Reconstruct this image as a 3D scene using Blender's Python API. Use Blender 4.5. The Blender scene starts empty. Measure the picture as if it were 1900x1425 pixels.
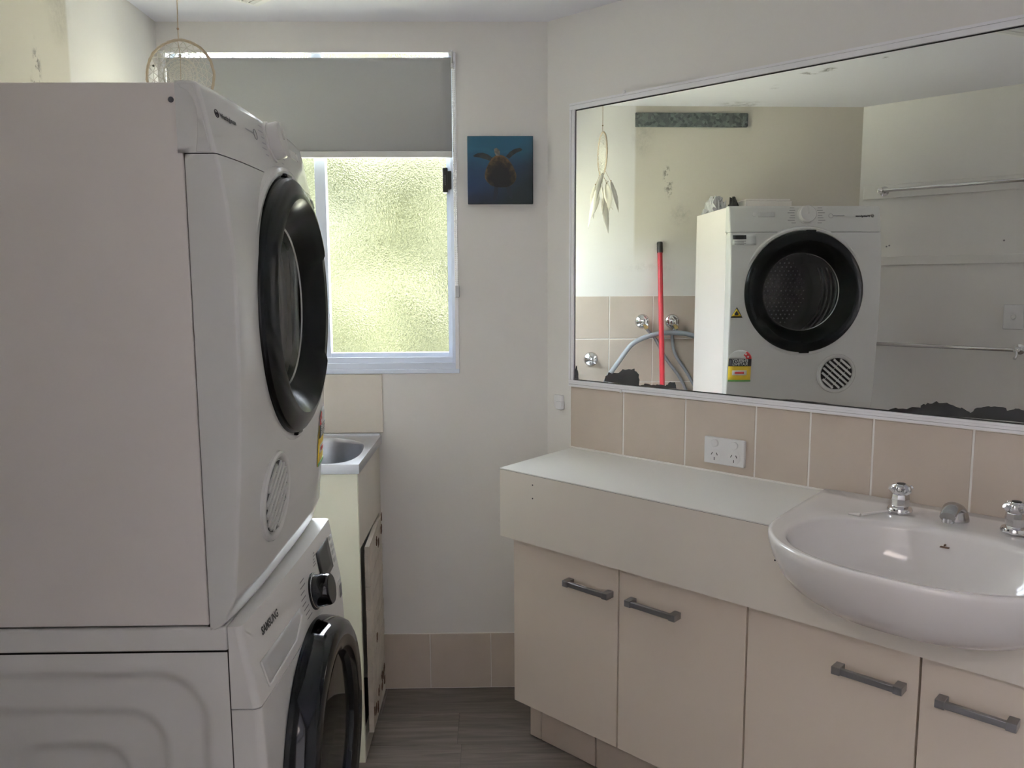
import bpy, bmesh, math, random
from mathutils import Vector, Matrix
random.seed(7)
PI = math.pi
scn = bpy.context.scene

# ------------------------------------------------------------------ camera
CAM_H = 1.3720
F_PX = 1497.8
fw = Vector((0.01680289, 0.99201145, -0.12502381))
rt = Vector((0.99983239, -0.01757974, -0.00511286))
up = Vector((0.0072699, 0.12491694, 0.99214057))
cd = bpy.data.cameras.new('camera')
cd.sensor_fit = 'HORIZONTAL'; cd.sensor_width = 36.0
cd.lens = F_PX / 1900.0 * 36.0
cd.clip_start = 0.02; cd.clip_end = 200
cam = bpy.data.objects.new('camera', cd)
scn.collection.objects.link(cam)
m = Matrix((rt, up, -fw)).transposed().to_4x4()
m.translation = Vector((0, 0, CAM_H))
cam.matrix_world = m
scn.camera = cam

# ------------------------------------------------------------------ world, sun, exposure
scn.view_settings.view_transform = 'Standard'
scn.view_settings.look = 'None'
scn.view_settings.gamma = 1.0
scn.view_settings.use_curve_mapping = False
scn.view_settings.exposure = 0.33
scn.cycles.max_bounces = 14
scn.cycles.diffuse_bounces = 8
scn.cycles.glossy_bounces = 6
scn.cycles.transmission_bounces = 8
scn.cycles.transparent_max_bounces = 12

world = bpy.data.worlds.new('sky'); scn.world = world
world.use_nodes = True
wn = world.node_tree; wn.nodes.clear()
wo = wn.nodes.new('ShaderNodeOutputWorld'); wb = wn.nodes.new('ShaderNodeBackground')
wb.inputs[0].default_value = (0.795, 0.845, 1.02, 1); wb.inputs[1].default_value = 40
wn.links.new(wb.outputs[0], wo.inputs[0])

sun = bpy.data.lights.new('sun', 'SUN'); sun.energy = 42; sun.angle = 0.02; sun.color = (1.0, 0.95, 0.82)
so = bpy.data.objects.new('sun', sun); scn.collection.objects.link(so)
so.rotation_euler = Vector((-0.72, 0.16, -0.67)).to_track_quat('-Z', 'Y').to_euler()

# ------------------------------------------------------------------ measured layout
XL = -1.044; D = 2.6116; XC = 0.1606; ZC = 2.170
PHI = math.radians(44.0747)
T = Vector((math.cos(PHI), -math.sin(PHI), 0)); N = Vector((-math.sin(PHI), -math.cos(PHI), 0))
B = Vector((XC, D, 0))
DIAG = 1.985                      # mirror wall to opposite wall
YD = 1.2224; WD = 0.604           # machines: near side and width
YF = YD + WD
ZW = 0.834                        # washer top = dryer bottom
ZD = 1.664                        # dryer top
def W(s, off, z): return B + T * s + N * off + Vector((0, 0, z))   # along / out of mirror wall

# ------------------------------------------------------------------ helpers
C = scn.collection
ROOT = {}
def thing(name, label, cat, loc=(0, 0, 0), rotz=0.0, group=None):
    o = bpy.data.objects.new(name, None); C.objects.link(o)
    o.empty_display_size = 0.05
    o.location = loc; o.rotation_euler = (0, 0, rotz)
    o['label'] = label; o['category'] = cat
    if group: o['group'] = group
    ROOT[o] = (Matrix.Translation(Vector(loc)) @ Matrix.Rotation(rotz, 4, 'Z'))
    return o
def tag(o, label=None, cat=None, group=None, kind=None):
    if label: o['label'] = label
    if cat: o['category'] = cat
    if group: o['group'] = group
    if kind: o['kind'] = kind
    return o

class MB:
    def __init__(s, xf=None): s.v = []; s.f = []; s.xf = xf; s.mi = []; s.cur = 0
    def add(s, vs, fs):
        b = len(s.v)
        for p in vs:
            s.v.append(Vector(s.xf(*p)) if s.xf else Vector(p))
        for f in fs:
            s.f.append([b + i for i in f]); s.mi.append(s.cur)
        return s
    def box(s, x0, x1, y0, y1, z0, z1):
        vs = [(x, y, z) for z in (z0, z1) for y in (y0, y1) for x in (x0, x1)]
        return s.add(vs, [(0, 2, 3, 1), (4, 5, 7, 6), (0, 1, 5, 4), (2, 6, 7, 3), (0, 4, 6, 2), (1, 3, 7, 5)])
    def tube(s, pts, r, n=10, closed=False, caps=True):
        pts = [Vector(p) for p in pts]; k = len(pts); vs = []; fs = []
        rr = r if isinstance(r, (list, tuple)) else [r] * k
        prev = None
        for i, p in enumerate(pts):
            a = pts[(i - 1) % k] if (closed or i > 0) else p
            c = pts[(i + 1) % k] if (closed or i < k - 1) else p
            t = (c - a).normalized()
            if prev is None:
                q = Vector((0, 0, 1)) if abs(t.z) < 0.9 else Vector((1, 0, 0))
                u = t.cross(q).normalized()
            else:
                u = (prev - t * prev.dot(t)).normalized()
            prev = u; w = t.cross(u)
            for j in range(n):
                an = 2 * PI * j / n
                vs.append(p + (u * math.cos(an) + w * math.sin(an)) * rr[i])
        for i in range(k if closed else k - 1):
            for j in range(n):
                a = i * n + j; b = i * n + (j + 1) % n
                i2 = (i + 1) % k
                fs.append((a, b, i2 * n + (j + 1) % n, i2 * n + j))
        if caps and not closed:
            fs.append(tuple(range(n))[::-1]); fs.append(tuple((k - 1) * n + j for j in range(n)))
        return s.add(vs, fs)
    def lathe(s, prof, org, ax, n=48, capa=True, capb=True, u=None):
        """prof: list of (radius, distance along ax)"""
        ax = Vector(ax).normalized(); org = Vector(org)
        if u is None:
            q = Vector((0, 0, 1)) if abs(ax.z) < 0.9 else Vector((1, 0, 0)); u = ax.cross(q).normalized()
        else: u = Vector(u)
        w = ax.cross(u); vs = []; fs = []
        for r, h in prof:
            for j in range(n):
                an = 2 * PI * j / n
                vs.append(org + ax * h + (u * math.cos(an) + w * math.sin(an)) * max(r, 1e-5))
        for i in range(len(prof) - 1):
            for j in range(n):
                a = i * n + j; b = i * n + (j + 1) % n
                fs.append((a, b, b + n, a + n))
        if capa: fs.append(tuple(range(n))[::-1])
        if capb: fs.append(tuple((len(prof) - 1) * n + j for j in range(n)))
        return s.add(vs, fs)
    def prism(s, poly, f0, f1):
        """poly: list of 2D points; f0, f1 map a 2D point to 3D (two faces)"""
        n = len(poly)
        vs = [f0(*p) for p in poly] + [f1(*p) for p in poly]
        fs = [tuple(range(n))[::-1], tuple(range(n, 2 * n))]
        fs += [(i, (i + 1) % n, n + (i + 1) % n, n + i) for i in range(n)]
        return s.add(vs, fs)
    def grid(s, fn, us, vs_, keep=None):
        nu, nv = len(us), len(vs_)
        vs = [fn(a, b) for b in vs_ for a in us]; fs = []
        for j in range(nv - 1):
            for i in range(nu - 1):
                if keep and not keep((us[i] + us[i + 1]) / 2, (vs_[j] + vs_[j + 1]) / 2): continue
                a = j * nu + i
                fs.append((a, a + 1, a + nu + 1, a + nu))
        return s.add(vs, fs)
    def rings(s, rings, close_first=False, close_last=False):
        n = len(rings[0]); vs = [p for r in rings for p in r]; fs = []
        for i in range(len(rings) - 1):
            for j in range(n):
                a = i * n + j; b = i * n + (j + 1) % n
                fs.append((a, b, b + n, a + n))
        if close_first: fs.append(tuple(range(n))[::-1])
        if close_last: fs.append(tuple((len(rings) - 1) * n + j for j in range(n)))
        return s.add(vs, fs)
    def build(s, name, mat, parent=None, smooth=None, bevel=0.0, seg=2, org=None, solid=0.0, merge=True):
        bm = bmesh.new()
        r = parent
        while r is not None and r not in ROOT: r = r.parent
        if r is not None: inv = ROOT[r].inverted()
        else:
            if org is None:
                lo = [min(p[i] for p in s.v) for i in range(3)]; hi = [max(p[i] for p in s.v) for i in range(3)]
                org = Vector(((lo[0] + hi[0]) / 2, (lo[1] + hi[1]) / 2, lo[2]))
            inv = Matrix.Translation(-Vector(org))
        bv = [bm.verts.new(inv @ p) for p in s.v]
        for f, mi in zip(s.f, s.mi):
            try:
                fc = bm.faces.new([bv[i] for i in f]); fc.material_index = mi
            except ValueError: pass
        if merge: bmesh.ops.remove_doubles(bm, verts=bm.verts, dist=1e-5)
        bmesh.ops.recalc_face_normals(bm, faces=bm.faces)
        me = bpy.data.meshes.new(name); bm.to_mesh(me); bm.free()
        mats = mat if isinstance(mat, (list, tuple)) else [mat]
        for mm in mats: me.materials.append(mm)
        o = bpy.data.objects.new(name, me); C.objects.link(o)
        if parent is not None: o.parent = parent
        else: o.location = org
        if solid:
            md = o.modifiers.new('solid', 'SOLIDIFY'); md.thickness = solid; md.offset = 0
        if bevel:
            md = o.modifiers.new('bevel', 'BEVEL'); md.width = bevel; md.segments = seg
            md.limit_method = 'ANGLE'; md.angle_limit = math.radians(40); md.harden_normals = False
        if smooth or (smooth is None and bevel):
            for p in me.polygons: p.use_smooth = True
            bm = bmesh.new(); bm.from_mesh(me)
            ang = math.radians(smooth if isinstance(smooth, (int, float)) and smooth > 1 else 38)
            for e in bm.edges:
                if len(e.link_faces) == 2 and e.calc_face_angle() > ang: e.smooth = False
            bm.to_mesh(me); bm.free()
        return o

def conform(name, poly, surf, m_, parent, d=0.0012, cuts=4):
    """a flat print or plate laid on a curved face: the 2-D outline is filled, cut finely and mapped by surf(y, z, d)"""
    bm = bmesh.new(); vs = [bm.verts.new((a, b_, 0)) for a, b_ in poly]; bm.faces.new(vs)
    bmesh.ops.triangulate(bm, faces=bm.faces)
    if cuts: bmesh.ops.subdivide_edges(bm, edges=bm.edges, cuts=cuts, use_grid_fill=True)
    bm.verts.ensure_lookup_table(); bm.verts.index_update()
    mb = MB(); mb.add([surf(v.co.x, v.co.y, d) for v in bm.verts], [tuple(v.index for v in f.verts) for f in bm.faces]); bm.free()
    return mb.build(name, m_, parent, smooth=True, solid=0.0008)
def conform_text(name, txt, size, y0, z0, surf, m_, parent, d=0.0014, align='LEFT', bold=0.0, sx=1.0):
    cu = bpy.data.curves.new(name, 'FONT'); cu.body = txt; cu.size = size; cu.align_x = align; cu.offset = bold; cu.resolution_u = 2
    t = bpy.data.objects.new(name, cu); C.objects.link(t); bpy.context.view_layer.update()
    me0 = bpy.data.meshes.new_from_object(t.evaluated_get(bpy.context.evaluated_depsgraph_get()))
    mb = MB(); mb.add([surf(y0 + v.co.x * sx, z0 + v.co.y, d) for v in me0.vertices], [tuple(p.vertices) for p in me0.polygons])
    bpy.data.objects.remove(t); bpy.data.meshes.remove(me0); bpy.data.curves.remove(cu)
    return mb.build(name, m_, parent)

# ------------------------------------------------------------------ materials
def nodes(name):
    mt = bpy.data.materials.new(name); mt.use_nodes = True
    nt = mt.node_tree; return mt, nt, nt.nodes['Principled BSDF']
def mat(name, col, rough=0.5, metal=0.0, var=0.0, vscale=6.0, bump=0.0, bscale=200.0, spec=0.5, coat=0.0, trans=0.0):
    mt, nt, b = nodes(name); L = nt.links.new
    b.inputs['Base Color'].default_value = (*col, 1); b.inputs['Roughness'].default_value = rough
    b.inputs['Metallic'].default_value = metal; b.inputs['Specular IOR Level'].default_value = spec
    b.inputs['Coat Weight'].default_value = coat; b.inputs['Coat Roughness'].default_value = 0.05
    b.inputs['Transmission Weight'].default_value = trans
    tc = nt.nodes.new('ShaderNodeTexCoord')
    if var:
        n = nt.nodes.new('ShaderNodeTexNoise'); n.inputs['Scale'].default_value = vscale; n.inputs['Detail'].default_value = 4
        L(tc.outputs['Object'], n.inputs['Vector'])
        r = nt.nodes.new('ShaderNodeMapRange'); r.inputs[1].default_value = 0.3; r.inputs[2].default_value = 0.7
        r.inputs[3].default_value = 1 - var; r.inputs[4].default_value = 1 + var * 0.5
        L(n.outputs['Fac'], r.inputs[0])
        mx = nt.nodes.new('ShaderNodeVectorMath'); mx.operation = 'SCALE'; mx.inputs[0].default_value = col
        L(r.outputs[0], mx.inputs['Scale']); L(mx.outputs[0], b.inputs['Base Color'])
    if bump:
        n2 = nt.nodes.new('ShaderNodeTexNoise'); n2.inputs['Scale'].default_value = bscale; n2.inputs['Detail'].default_value = 3
        L(tc.outputs['Object'], n2.inputs['Vector'])
        bp = nt.nodes.new('ShaderNodeBump'); bp.inputs['Strength'].default_value = bump; bp.inputs['Distance'].default_value = 0.002
        L(n2.outputs['Fac'], bp.inputs['Height']); L(bp.outputs[0], b.inputs['Normal'])
    return mt

M = {}
PAINT = (0.78, 0.765, 0.745)
M['paint'] = mat('wall_paint', PAINT, 0.75, var=0.02, vscale=3, bump=0.12, bscale=90)
M['tile'] = mat('beige_tile', (0.535, 0.46, 0.39), 0.35, var=0.05, vscale=9)
M['tile_pale'] = mat('pale_tile', (0.66, 0.61, 0.54), 0.3, var=0.03, vscale=9)
M['grout'] = mat('grout', (0.82, 0.80, 0.77), 0.8, bump=0.2)
M['cream'] = mat('cream_laminate', (0.715, 0.635, 0.545), 0.42, var=0.015, vscale=5)
M['fascia'] = mat('fascia_laminate', (0.735, 0.69, 0.62), 0.42, var=0.015, vscale=5)
M['bench'] = mat('bench_laminate', (0.74, 0.735, 0.71), 0.33, var=0.015, vscale=5)
M['dark_gap'] = mat('dark_gap', (0.03, 0.026, 0.022), 0.8)
M['ceramic'] = mat('ceramic', (0.76, 0.74, 0.735), 0.09, coat=0.3)
M['chrome'] = mat('chrome', (0.72, 0.72, 0.73), 0.08, 1.0)
M['chrome_dull'] = mat('worn_chrome', (0.5, 0.5, 0.5), 0.25, 1.0)
M['steel'] = mat('brushed_steel', (0.50, 0.51, 0.54), 0.3, 1.0, bump=0.05, bscale=300)
M['appl'] = mat('appliance_white', (0.765, 0.72, 0.69), 0.33, coat=0.15, bump=0.015, bscale=60)
M['appl_front'] = mat('appliance_front', (0.665, 0.665, 0.645), 0.22, coat=0.3)
M['washer_white'] = mat('washer_white', (0.76, 0.75, 0.73), 0.3, coat=0.2)
M['washer_shade'] = mat('washer_grey', (0.55, 0.55, 0.54), 0.35)
M['seam'] = mat('seam', (0.07, 0.065, 0.06), 0.7)
M['black_gloss'] = mat('black_gloss', (0.005, 0.005, 0.006), 0.1, spec=0.35)
M['black_satin'] = mat('black_satin', (0.012, 0.013, 0.013), 0.33)
M['black_matt'] = mat('black_matt', (0.01, 0.01, 0.01), 0.6)
M['drum'] = mat('drum_steel', (0.16, 0.16, 0.165), 0.25, 1.0)
M['perf'] = mat('perforation_steel', (0.30, 0.30, 0.30), 0.4, 0.3)
M['rib_steel'] = mat('polished_rib_steel', (0.85, 0.84, 0.80), 0.22, 0.6)
M['door_black'] = mat('door_black', (0.004, 0.0045, 0.0045), 0.25, spec=0.22)
M['ink'] = mat('ink', (0.03, 0.03, 0.035), 0.5)
M['ink_grey'] = mat('ink_grey', (0.22, 0.22, 0.23), 0.5)
M['knob_white'] = mat('knob_white', (0.70, 0.69, 0.68), 0.25, coat=0.2)
M['handle'] = mat('pewter_handle', (0.30, 0.30, 0.31), 0.36, 0.85, bump=0.1, bscale=500)
M['alu'] = mat('white_aluminium', (0.88, 0.88, 0.92), 0.25)
M['alu_blue'] = mat('window_aluminium', (0.74, 0.81, 0.95), 0.3)
M['blind'] = mat('blind_fabric', (0.44, 0.45, 0.445), 0.9, bump=0.3, bscale=900)
M['blind_rail'] = mat('blind_rail', (0.62, 0.62, 0.62), 0.45)
M['plastic_white'] = mat('white_plastic', (0.76, 0.76, 0.775), 0.3)
M['plastic_clear'] = mat('clear_plastic', (0.8, 0.8, 0.82), 0.15, trans=0.5)
M['red'] = mat('red_plastic', (0.30, 0.014, 0.022), 0.3)
M['hose'] = mat('grey_hose', (0.30, 0.32, 0.35), 0.45)
M['twine'] = mat('twine', (0.42, 0.34, 0.25), 0.9, bump=0.6, bscale=600)
M['lace'] = mat('white_lace', (0.56, 0.54, 0.50), 0.85)
M['feather'] = mat('white_feather', (0.72, 0.69, 0.62), 0.8)
M['bead'] = mat('bead', (0.25, 0.17, 0.1), 0.4)
M['rotten'] = mat('swollen_chipboard', (0.56, 0.50, 0.43), 0.8, var=0.2, vscale=9, bump=0.5, bscale=60)
M['rust'] = mat('rusty_stain', (0.13, 0.07, 0.04), 0.9, var=0.4, vscale=40)
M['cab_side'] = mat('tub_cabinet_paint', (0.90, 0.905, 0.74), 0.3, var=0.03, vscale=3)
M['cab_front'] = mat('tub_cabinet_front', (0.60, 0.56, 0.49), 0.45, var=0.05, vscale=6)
M['tarnish'] = mat('mirror_tarnish', (0.012, 0.012, 0.012), 0.55)
M['yellow'] = mat('label_yellow', (0.72, 0.50, 0.03), 0.5)
M['label_white'] = mat('label_white', (0.75, 0.76, 0.74), 0.5)
M['label_red'] = mat('label_red', (0.55, 0.03, 0.03), 0.5)
M['label_green'] = mat('label_green', (0.10, 0.28, 0.06), 0.5)
M['brass'] = mat('aged_brass', (0.45, 0.33, 0.15), 0.4, 0.9)
M['lamp_glow'] = None

# mirror
mt, nt, b = nodes('mirror_silver'); b.inputs['Base Color'].default_value = (0.86, 0.88, 0.86, 1); b.inputs['Metallic'].default_value = 1; b.inputs['Roughness'].default_value = 0.0
M['mirror'] = mt
# frosted glass: part translucent, part rough refraction
mt = bpy.data.materials.new('frosted_glass'); mt.use_nodes = True; nt = mt.node_tree; nt.nodes.clear(); L = nt.links.new
out = nt.nodes.new('ShaderNodeOutputMaterial'); mix = nt.nodes.new('ShaderNodeMixShader'); mix.inputs[0].default_value = 1.0
tr = nt.nodes.new('ShaderNodeBsdfTranslucent'); gl = nt.nodes.new('ShaderNodeBsdfGlass')
tr.inputs['Color'].default_value = (0.90, 0.93, 0.84, 1)
gl.inputs['Color'].default_value = (0.975, 0.985, 0.93, 1); gl.distribution = 'BECKMANN'; gl.inputs['Roughness'].default_value = 0.12; gl.inputs['IOR'].default_value = 1.35
tc = nt.nodes.new('ShaderNodeTexCoord'); vo = nt.nodes.new('ShaderNodeTexVoronoi'); vo.inputs['Scale'].default_value = 250
vo.feature = 'SMOOTH_F1'
L(tc.outputs['Object'], vo.inputs['Vector'])
bp = nt.nodes.new('ShaderNodeBump'); bp.inputs['Strength'].default_value = 0.28; bp.inputs['Distance'].default_value = 0.002
L(vo.outputs['Distance'], bp.inputs['Height']); L(bp.outputs[0], tr.inputs['Normal']); L(bp.outputs[0], gl.inputs['Normal'])
L(tr.outputs[0], mix.inputs[1]); L(gl.outputs[0], mix.inputs[2]); L(mix.outputs[0], out.inputs[0])
M['frosted'] = mt
# smoked door glass
def smoked(name, tint, ior=1.5):
    mt = bpy.data.materials.new(name); mt.use_nodes = True; nt = mt.node_tree; nt.nodes.clear(); L = nt.links.new
    out = nt.nodes.new('ShaderNodeOutputMaterial'); mix = nt.nodes.new('ShaderNodeMixShader')
    tp = nt.nodes.new('ShaderNodeBsdfTransparent'); tp.inputs[0].default_value = (tint, tint, tint, 1)
    gs = nt.nodes.new('ShaderNodeBsdfGlossy'); gs.inputs['Roughness'].default_value = 0.06; gs.inputs['Color'].default_value = (0.9, 0.9, 0.9, 1)
    fr = nt.nodes.new('ShaderNodeFresnel'); fr.inputs[0].default_value = ior
    L(fr.outputs[0], mix.inputs[0]); L(tp.outputs[0], mix.inputs[1]); L(gs.outputs[0], mix.inputs[2]); L(mix.outputs[0], out.inputs[0])
    return mt
M['smoked'] = smoked('smoked_glass', 0.82)
M['smoked_dark'] = smoked('smoked_dark_glass', 0.25)

# paint with mould blotches and a beige area, placed in object coordinates (world metres, objects built with origin 0)
def mould_beige_paint(name, base, patches, speck=None, yellow=None):
    """patches: list of (centre, radii, strength) of dark mould blotches"""
    mt, nt, b = nodes(name); L = nt.links.new
    b.inputs['Roughness'].default_value = 0.75
    tc = nt.nodes.new('ShaderNodeTexCoord')
    nz = nt.nodes.new('ShaderNodeTexNoise'); nz.inputs['Scale'].default_value = 28; nz.inputs['Detail'].default_value = 7; nz.inputs['Roughness'].default_value = 0.7
    L(tc.outputs['Object'], nz.inputs['Vector'])
    rgb = nt.nodes.new('ShaderNodeRGB'); rgb.outputs[0].default_value = (*base, 1); cur = rgb.outputs[0]
    if yellow:  # beige tone with a sharp edge along Y, fading in with height
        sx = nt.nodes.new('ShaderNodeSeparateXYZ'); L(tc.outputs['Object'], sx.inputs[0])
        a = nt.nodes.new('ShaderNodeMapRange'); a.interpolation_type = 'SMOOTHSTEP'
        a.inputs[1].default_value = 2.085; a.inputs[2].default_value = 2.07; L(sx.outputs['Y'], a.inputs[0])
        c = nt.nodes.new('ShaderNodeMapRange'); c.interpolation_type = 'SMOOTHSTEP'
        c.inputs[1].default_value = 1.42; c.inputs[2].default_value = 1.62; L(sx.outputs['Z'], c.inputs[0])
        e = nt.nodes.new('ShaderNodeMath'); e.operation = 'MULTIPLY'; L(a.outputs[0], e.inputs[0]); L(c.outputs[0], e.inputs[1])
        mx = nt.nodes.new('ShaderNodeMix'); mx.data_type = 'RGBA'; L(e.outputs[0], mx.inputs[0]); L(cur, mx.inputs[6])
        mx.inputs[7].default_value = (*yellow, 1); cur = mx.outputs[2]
    for (ctr, rad, st, lo, hi) in patches:
        mp = nt.nodes.new('ShaderNodeVectorMath'); mp.operation = 'SUBTRACT'; L(tc.outputs['Object'], mp.inputs[0]); mp.inputs[1].default_value = ctr
        dv = nt.nodes.new('ShaderNodeVectorMath'); dv.operation = 'DIVIDE'; L(mp.outputs[0], dv.inputs[0]); dv.inputs[1].default_value = rad
        ln = nt.nodes.new('ShaderNodeVectorMath'); ln.operation = 'LENGTH'; L(dv.outputs[0], ln.inputs[0])
        fo = nt.nodes.new('ShaderNodeMapRange'); fo.interpolation_type = 'SMOOTHSTEP'; fo.inputs[1].default_value = 1.0; fo.inputs[2].default_value = 0.2
        L(ln.outputs['Value'], fo.inputs[0])
        rn = nt.nodes.new('ShaderNodeMapRange'); rn.inputs[1].default_value = lo; rn.inputs[2].default_value = hi; L(nz.outputs['Fac'], rn.inputs[0])
        mu = nt.nodes.new('ShaderNodeMath'); mu.operation = 'MULTIPLY'; L(fo.outputs[0], mu.inputs[0]); L(rn.outputs[0], mu.inputs[1])
        m2 = nt.nodes.new('ShaderNodeMath'); m2.operation = 'MULTIPLY'; L(mu.outputs[0], m2.inputs[0]); m2.inputs[1].default_value = st
        mx = nt.nodes.new('ShaderNodeMix'); mx.data_type = 'RGBA'; L(m2.outputs[0], mx.inputs[0]); L(cur, mx.inputs[6])
        mx.inputs[7].default_value = (0.10, 0.09, 0.075, 1); cur = mx.outputs[2]
    L(cur, b.inputs['Base Color'])
    return mt
M['paint_left'] = mould_beige_paint('mould_beige_wall_paint', PAINT, [
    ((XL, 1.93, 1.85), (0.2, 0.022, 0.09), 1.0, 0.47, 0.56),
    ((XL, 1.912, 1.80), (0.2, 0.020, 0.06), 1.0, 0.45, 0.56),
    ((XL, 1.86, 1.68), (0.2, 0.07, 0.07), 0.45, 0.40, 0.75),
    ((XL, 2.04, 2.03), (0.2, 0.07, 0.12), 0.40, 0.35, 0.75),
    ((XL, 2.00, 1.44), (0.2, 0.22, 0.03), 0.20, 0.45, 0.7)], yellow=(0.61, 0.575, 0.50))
M['ceiling'] = mould_beige_paint('ceiling_paint', (0.78, 0.78, 0.84), [
    ((-0.45, 1.52, ZC), (0.05, 0.05, 0.2), 0.8, 0.50, 0.60),
    ((-0.39, 1.47, ZC), (0.05, 0.04, 0.2), 0.8, 0.48, 0.60),
    ((-0.22, 1.34, ZC), (0.02, 0.02, 0.2), 0.7, 0.45, 0.60),
    ((-0.67, 1.57, ZC), (0.06, 0.03, 0.2), 0.4, 0.48, 0.62),
    ((-1.0, 1.6, ZC), (0.10, 0.16, 0.2), 0.45, 0.45, 0.65)])
# galvanised steel
mt, nt, b = nodes('galvanised_steel'); L = nt.links.new
tc = nt.nodes.new('ShaderNodeTexCoord'); vo = nt.nodes.new('ShaderNodeTexVoronoi'); vo.inputs['Scale'].default_value = 75
L(tc.outputs['Object'], vo.inputs['Vector']); rp = nt.nodes.new('ShaderNodeValToRGB')
rp.color_ramp.elements[0].color = (0.045, 0.055, 0.055, 1); rp.color_ramp.elements[1].color = (0.22, 0.25, 0.24, 1)
L(vo.outputs['Color'], rp.inputs[0]); L(rp.outputs[0], b.inputs['Base Color']); b.inputs['Roughness'].default_value = 0.5; b.inputs['Metallic'].default_value = 0.4
M['galv'] = mt
# vinyl planks
def plank_mat(name, tone):
    mt, nt, b = nodes(name); L = nt.links.new
    tc = nt.nodes.new('ShaderNodeTexCoord'); mp = nt.nodes.new('ShaderNodeMapping'); mp.inputs['Scale'].default_value = (2.2, 26, 1)
    oi = nt.nodes.new('ShaderNodeObjectInfo'); ad = nt.nodes.new('ShaderNodeVectorMath'); ad.operation = 'ADD'
    L(tc.outputs['Object'], ad.inputs[0]); cx = nt.nodes.new('ShaderNodeCombineXYZ'); mu = nt.nodes.new('ShaderNodeMath'); mu.operation = 'MULTIPLY'; mu.inputs[1].default_value = 37
    L(oi.outputs['Random'], mu.inputs[0]); L(mu.outputs[0], cx.inputs[0]); L(mu.outputs[0], cx.inputs[2]); L(cx.outputs[0], ad.inputs[1])
    L(ad.outputs[0], mp.inputs[0])
    n = nt.nodes.new('ShaderNodeTexNoise'); n.inputs['Scale'].default_value = 1.6; n.inputs['Detail'].default_value = 8; n.inputs['Roughness'].default_value = 0.62; n.inputs['Distortion'].default_value = 0.6
    L(mp.outputs[0], n.inputs['Vector']); rp = nt.nodes.new('ShaderNodeValToRGB')
    rp.color_ramp.elements[0].position = 0.3; rp.color_ramp.elements[0].color = (0.10 * tone, 0.085 * tone, 0.075 * tone, 1)
    rp.color_ramp.elements[1].position = 0.72; rp.color_ramp.elements[1].color = (0.235 * tone, 0.205 * tone, 0.185 * tone, 1)
    L(n.outputs['Fac'], rp.inputs[0]); L(rp.outputs[0], b.inputs['Base Color']); b.inputs['Roughness'].default_value = 0.4
    return mt
M['planks'] = [plank_mat('vinyl_plank_a', 1.0), plank_mat('vinyl_plank_b', 0.85), plank_mat('vinyl_plank_c', 1.12)]
# outdoor
M['lawn'] = mat('dry_lawn', (0.50, 0.48, 0.37), 0.9, var=0.3, vscale=3)
M['leaf'] = mat('leaf_green', (0.0140, 0.0155, 0.0008), 0.8, var=0.35, vscale=0.4)

# ------------------------------------------------------------------ the setting
def struct(name, mb, m_, **k):
    o = mb.build(name, m_, org=(0, 0, 0), **k); o['kind'] = 'structure'; return o
S_END = 2.7; HALL = 1.35; DS0, DS1, DZ = 1.22, 2.15, 2.05
WT = 0.1
# floor base + planks
mb = MB(); mb.box(-1.3, 2.6, -2.6, D + 0.1, -0.12, -0.006)
floor = struct('floor', mb, M['dark_gap'])
ROOT[floor] = Matrix.Identity(4)
pw = 0.178; y = D + 0.01; row = 0
while y > -2.55:
    x = -1.28 - random.uniform(0, 1.0)
    while x < 2.55:
        x1 = min(x + 1.22, 2.55)
        if x1 > -1.25:
            mb = MB(); mb.box(max(x, -1.28) + 0.0006, x1 - 0.0006, y - pw + 0.0006, y - 0.0006, -0.006, 0)
            mb.build('plank', random.choice(M['planks']), floor, bevel=0)
        x += 1.22
    y -= pw; row += 1
# ceiling
mb = MB(); mb.box(-1.3, 2.6, -2.6, D + 0.1, ZC, ZC + 0.1)
struct('ceiling', mb, M['ceiling'])
# back wall with window opening
WX0, WX1, WZ0, WZ1, WZT = -1.03, -0.126, 1.080, 2.081, 2.140
mb = MB()
mb.box(XL - WT, WX0, D, D + WT, 0, ZC); mb.box(WX1, XC + 0.15, D, D + WT, 0, ZC)
mb.box(WX0, WX1, D, D + WT, 0, WZ0); mb.box(WX0, WX1, D, D + WT, WZT, ZC); mb.box(WX0, WX1, D, D + 0.010, WZ1, WZT)
wall_back = struct('wall_back', mb, M['paint']); ROOT[wall_back] = Matrix.Identity(4)
# left wall
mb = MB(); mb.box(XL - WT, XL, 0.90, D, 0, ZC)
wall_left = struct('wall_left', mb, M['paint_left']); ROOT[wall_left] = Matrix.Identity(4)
# mirror wall
mb = MB(W); mb.box(-0.03, S_END + 0.1, -WT, 0, 0, ZC)
wall_right = struct('wall_right', mb, M['paint']); ROOT[wall_right] = Matrix.Identity(4)
# wall opposite the mirror with the doorway the photo is taken from
mb = MB(W)
mb.box(0.25, DS0, DIAG, DIAG + WT, 0, ZC); mb.box(DS1, S_END, DIAG, DIAG + WT, 0, ZC); mb.box(DS0, DS1, DIAG, DIAG + WT, DZ, ZC)
wall_front = struct('wall_front', mb, M['paint']); ROOT[wall_front] = Matrix.Identity(4)
mb = MB(W); mb.box(S_END, S_END + WT, -0.02, DIAG + WT + HALL + WT, 0, ZC)
struct('wall_end', mb, M['paint'])
mb = MB(W); mb.box(0.45, S_END, DIAG + WT + HALL, DIAG + WT + HALL + WT, 0, ZC)
struct('wall_hall', mb, M['paint'])
mb = MB(W); mb.box(0.45, 0.45 + WT, DIAG + WT, DIAG + WT + HALL, 0, ZC)
struct('wall_hall_end', mb, M['paint'])
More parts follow.
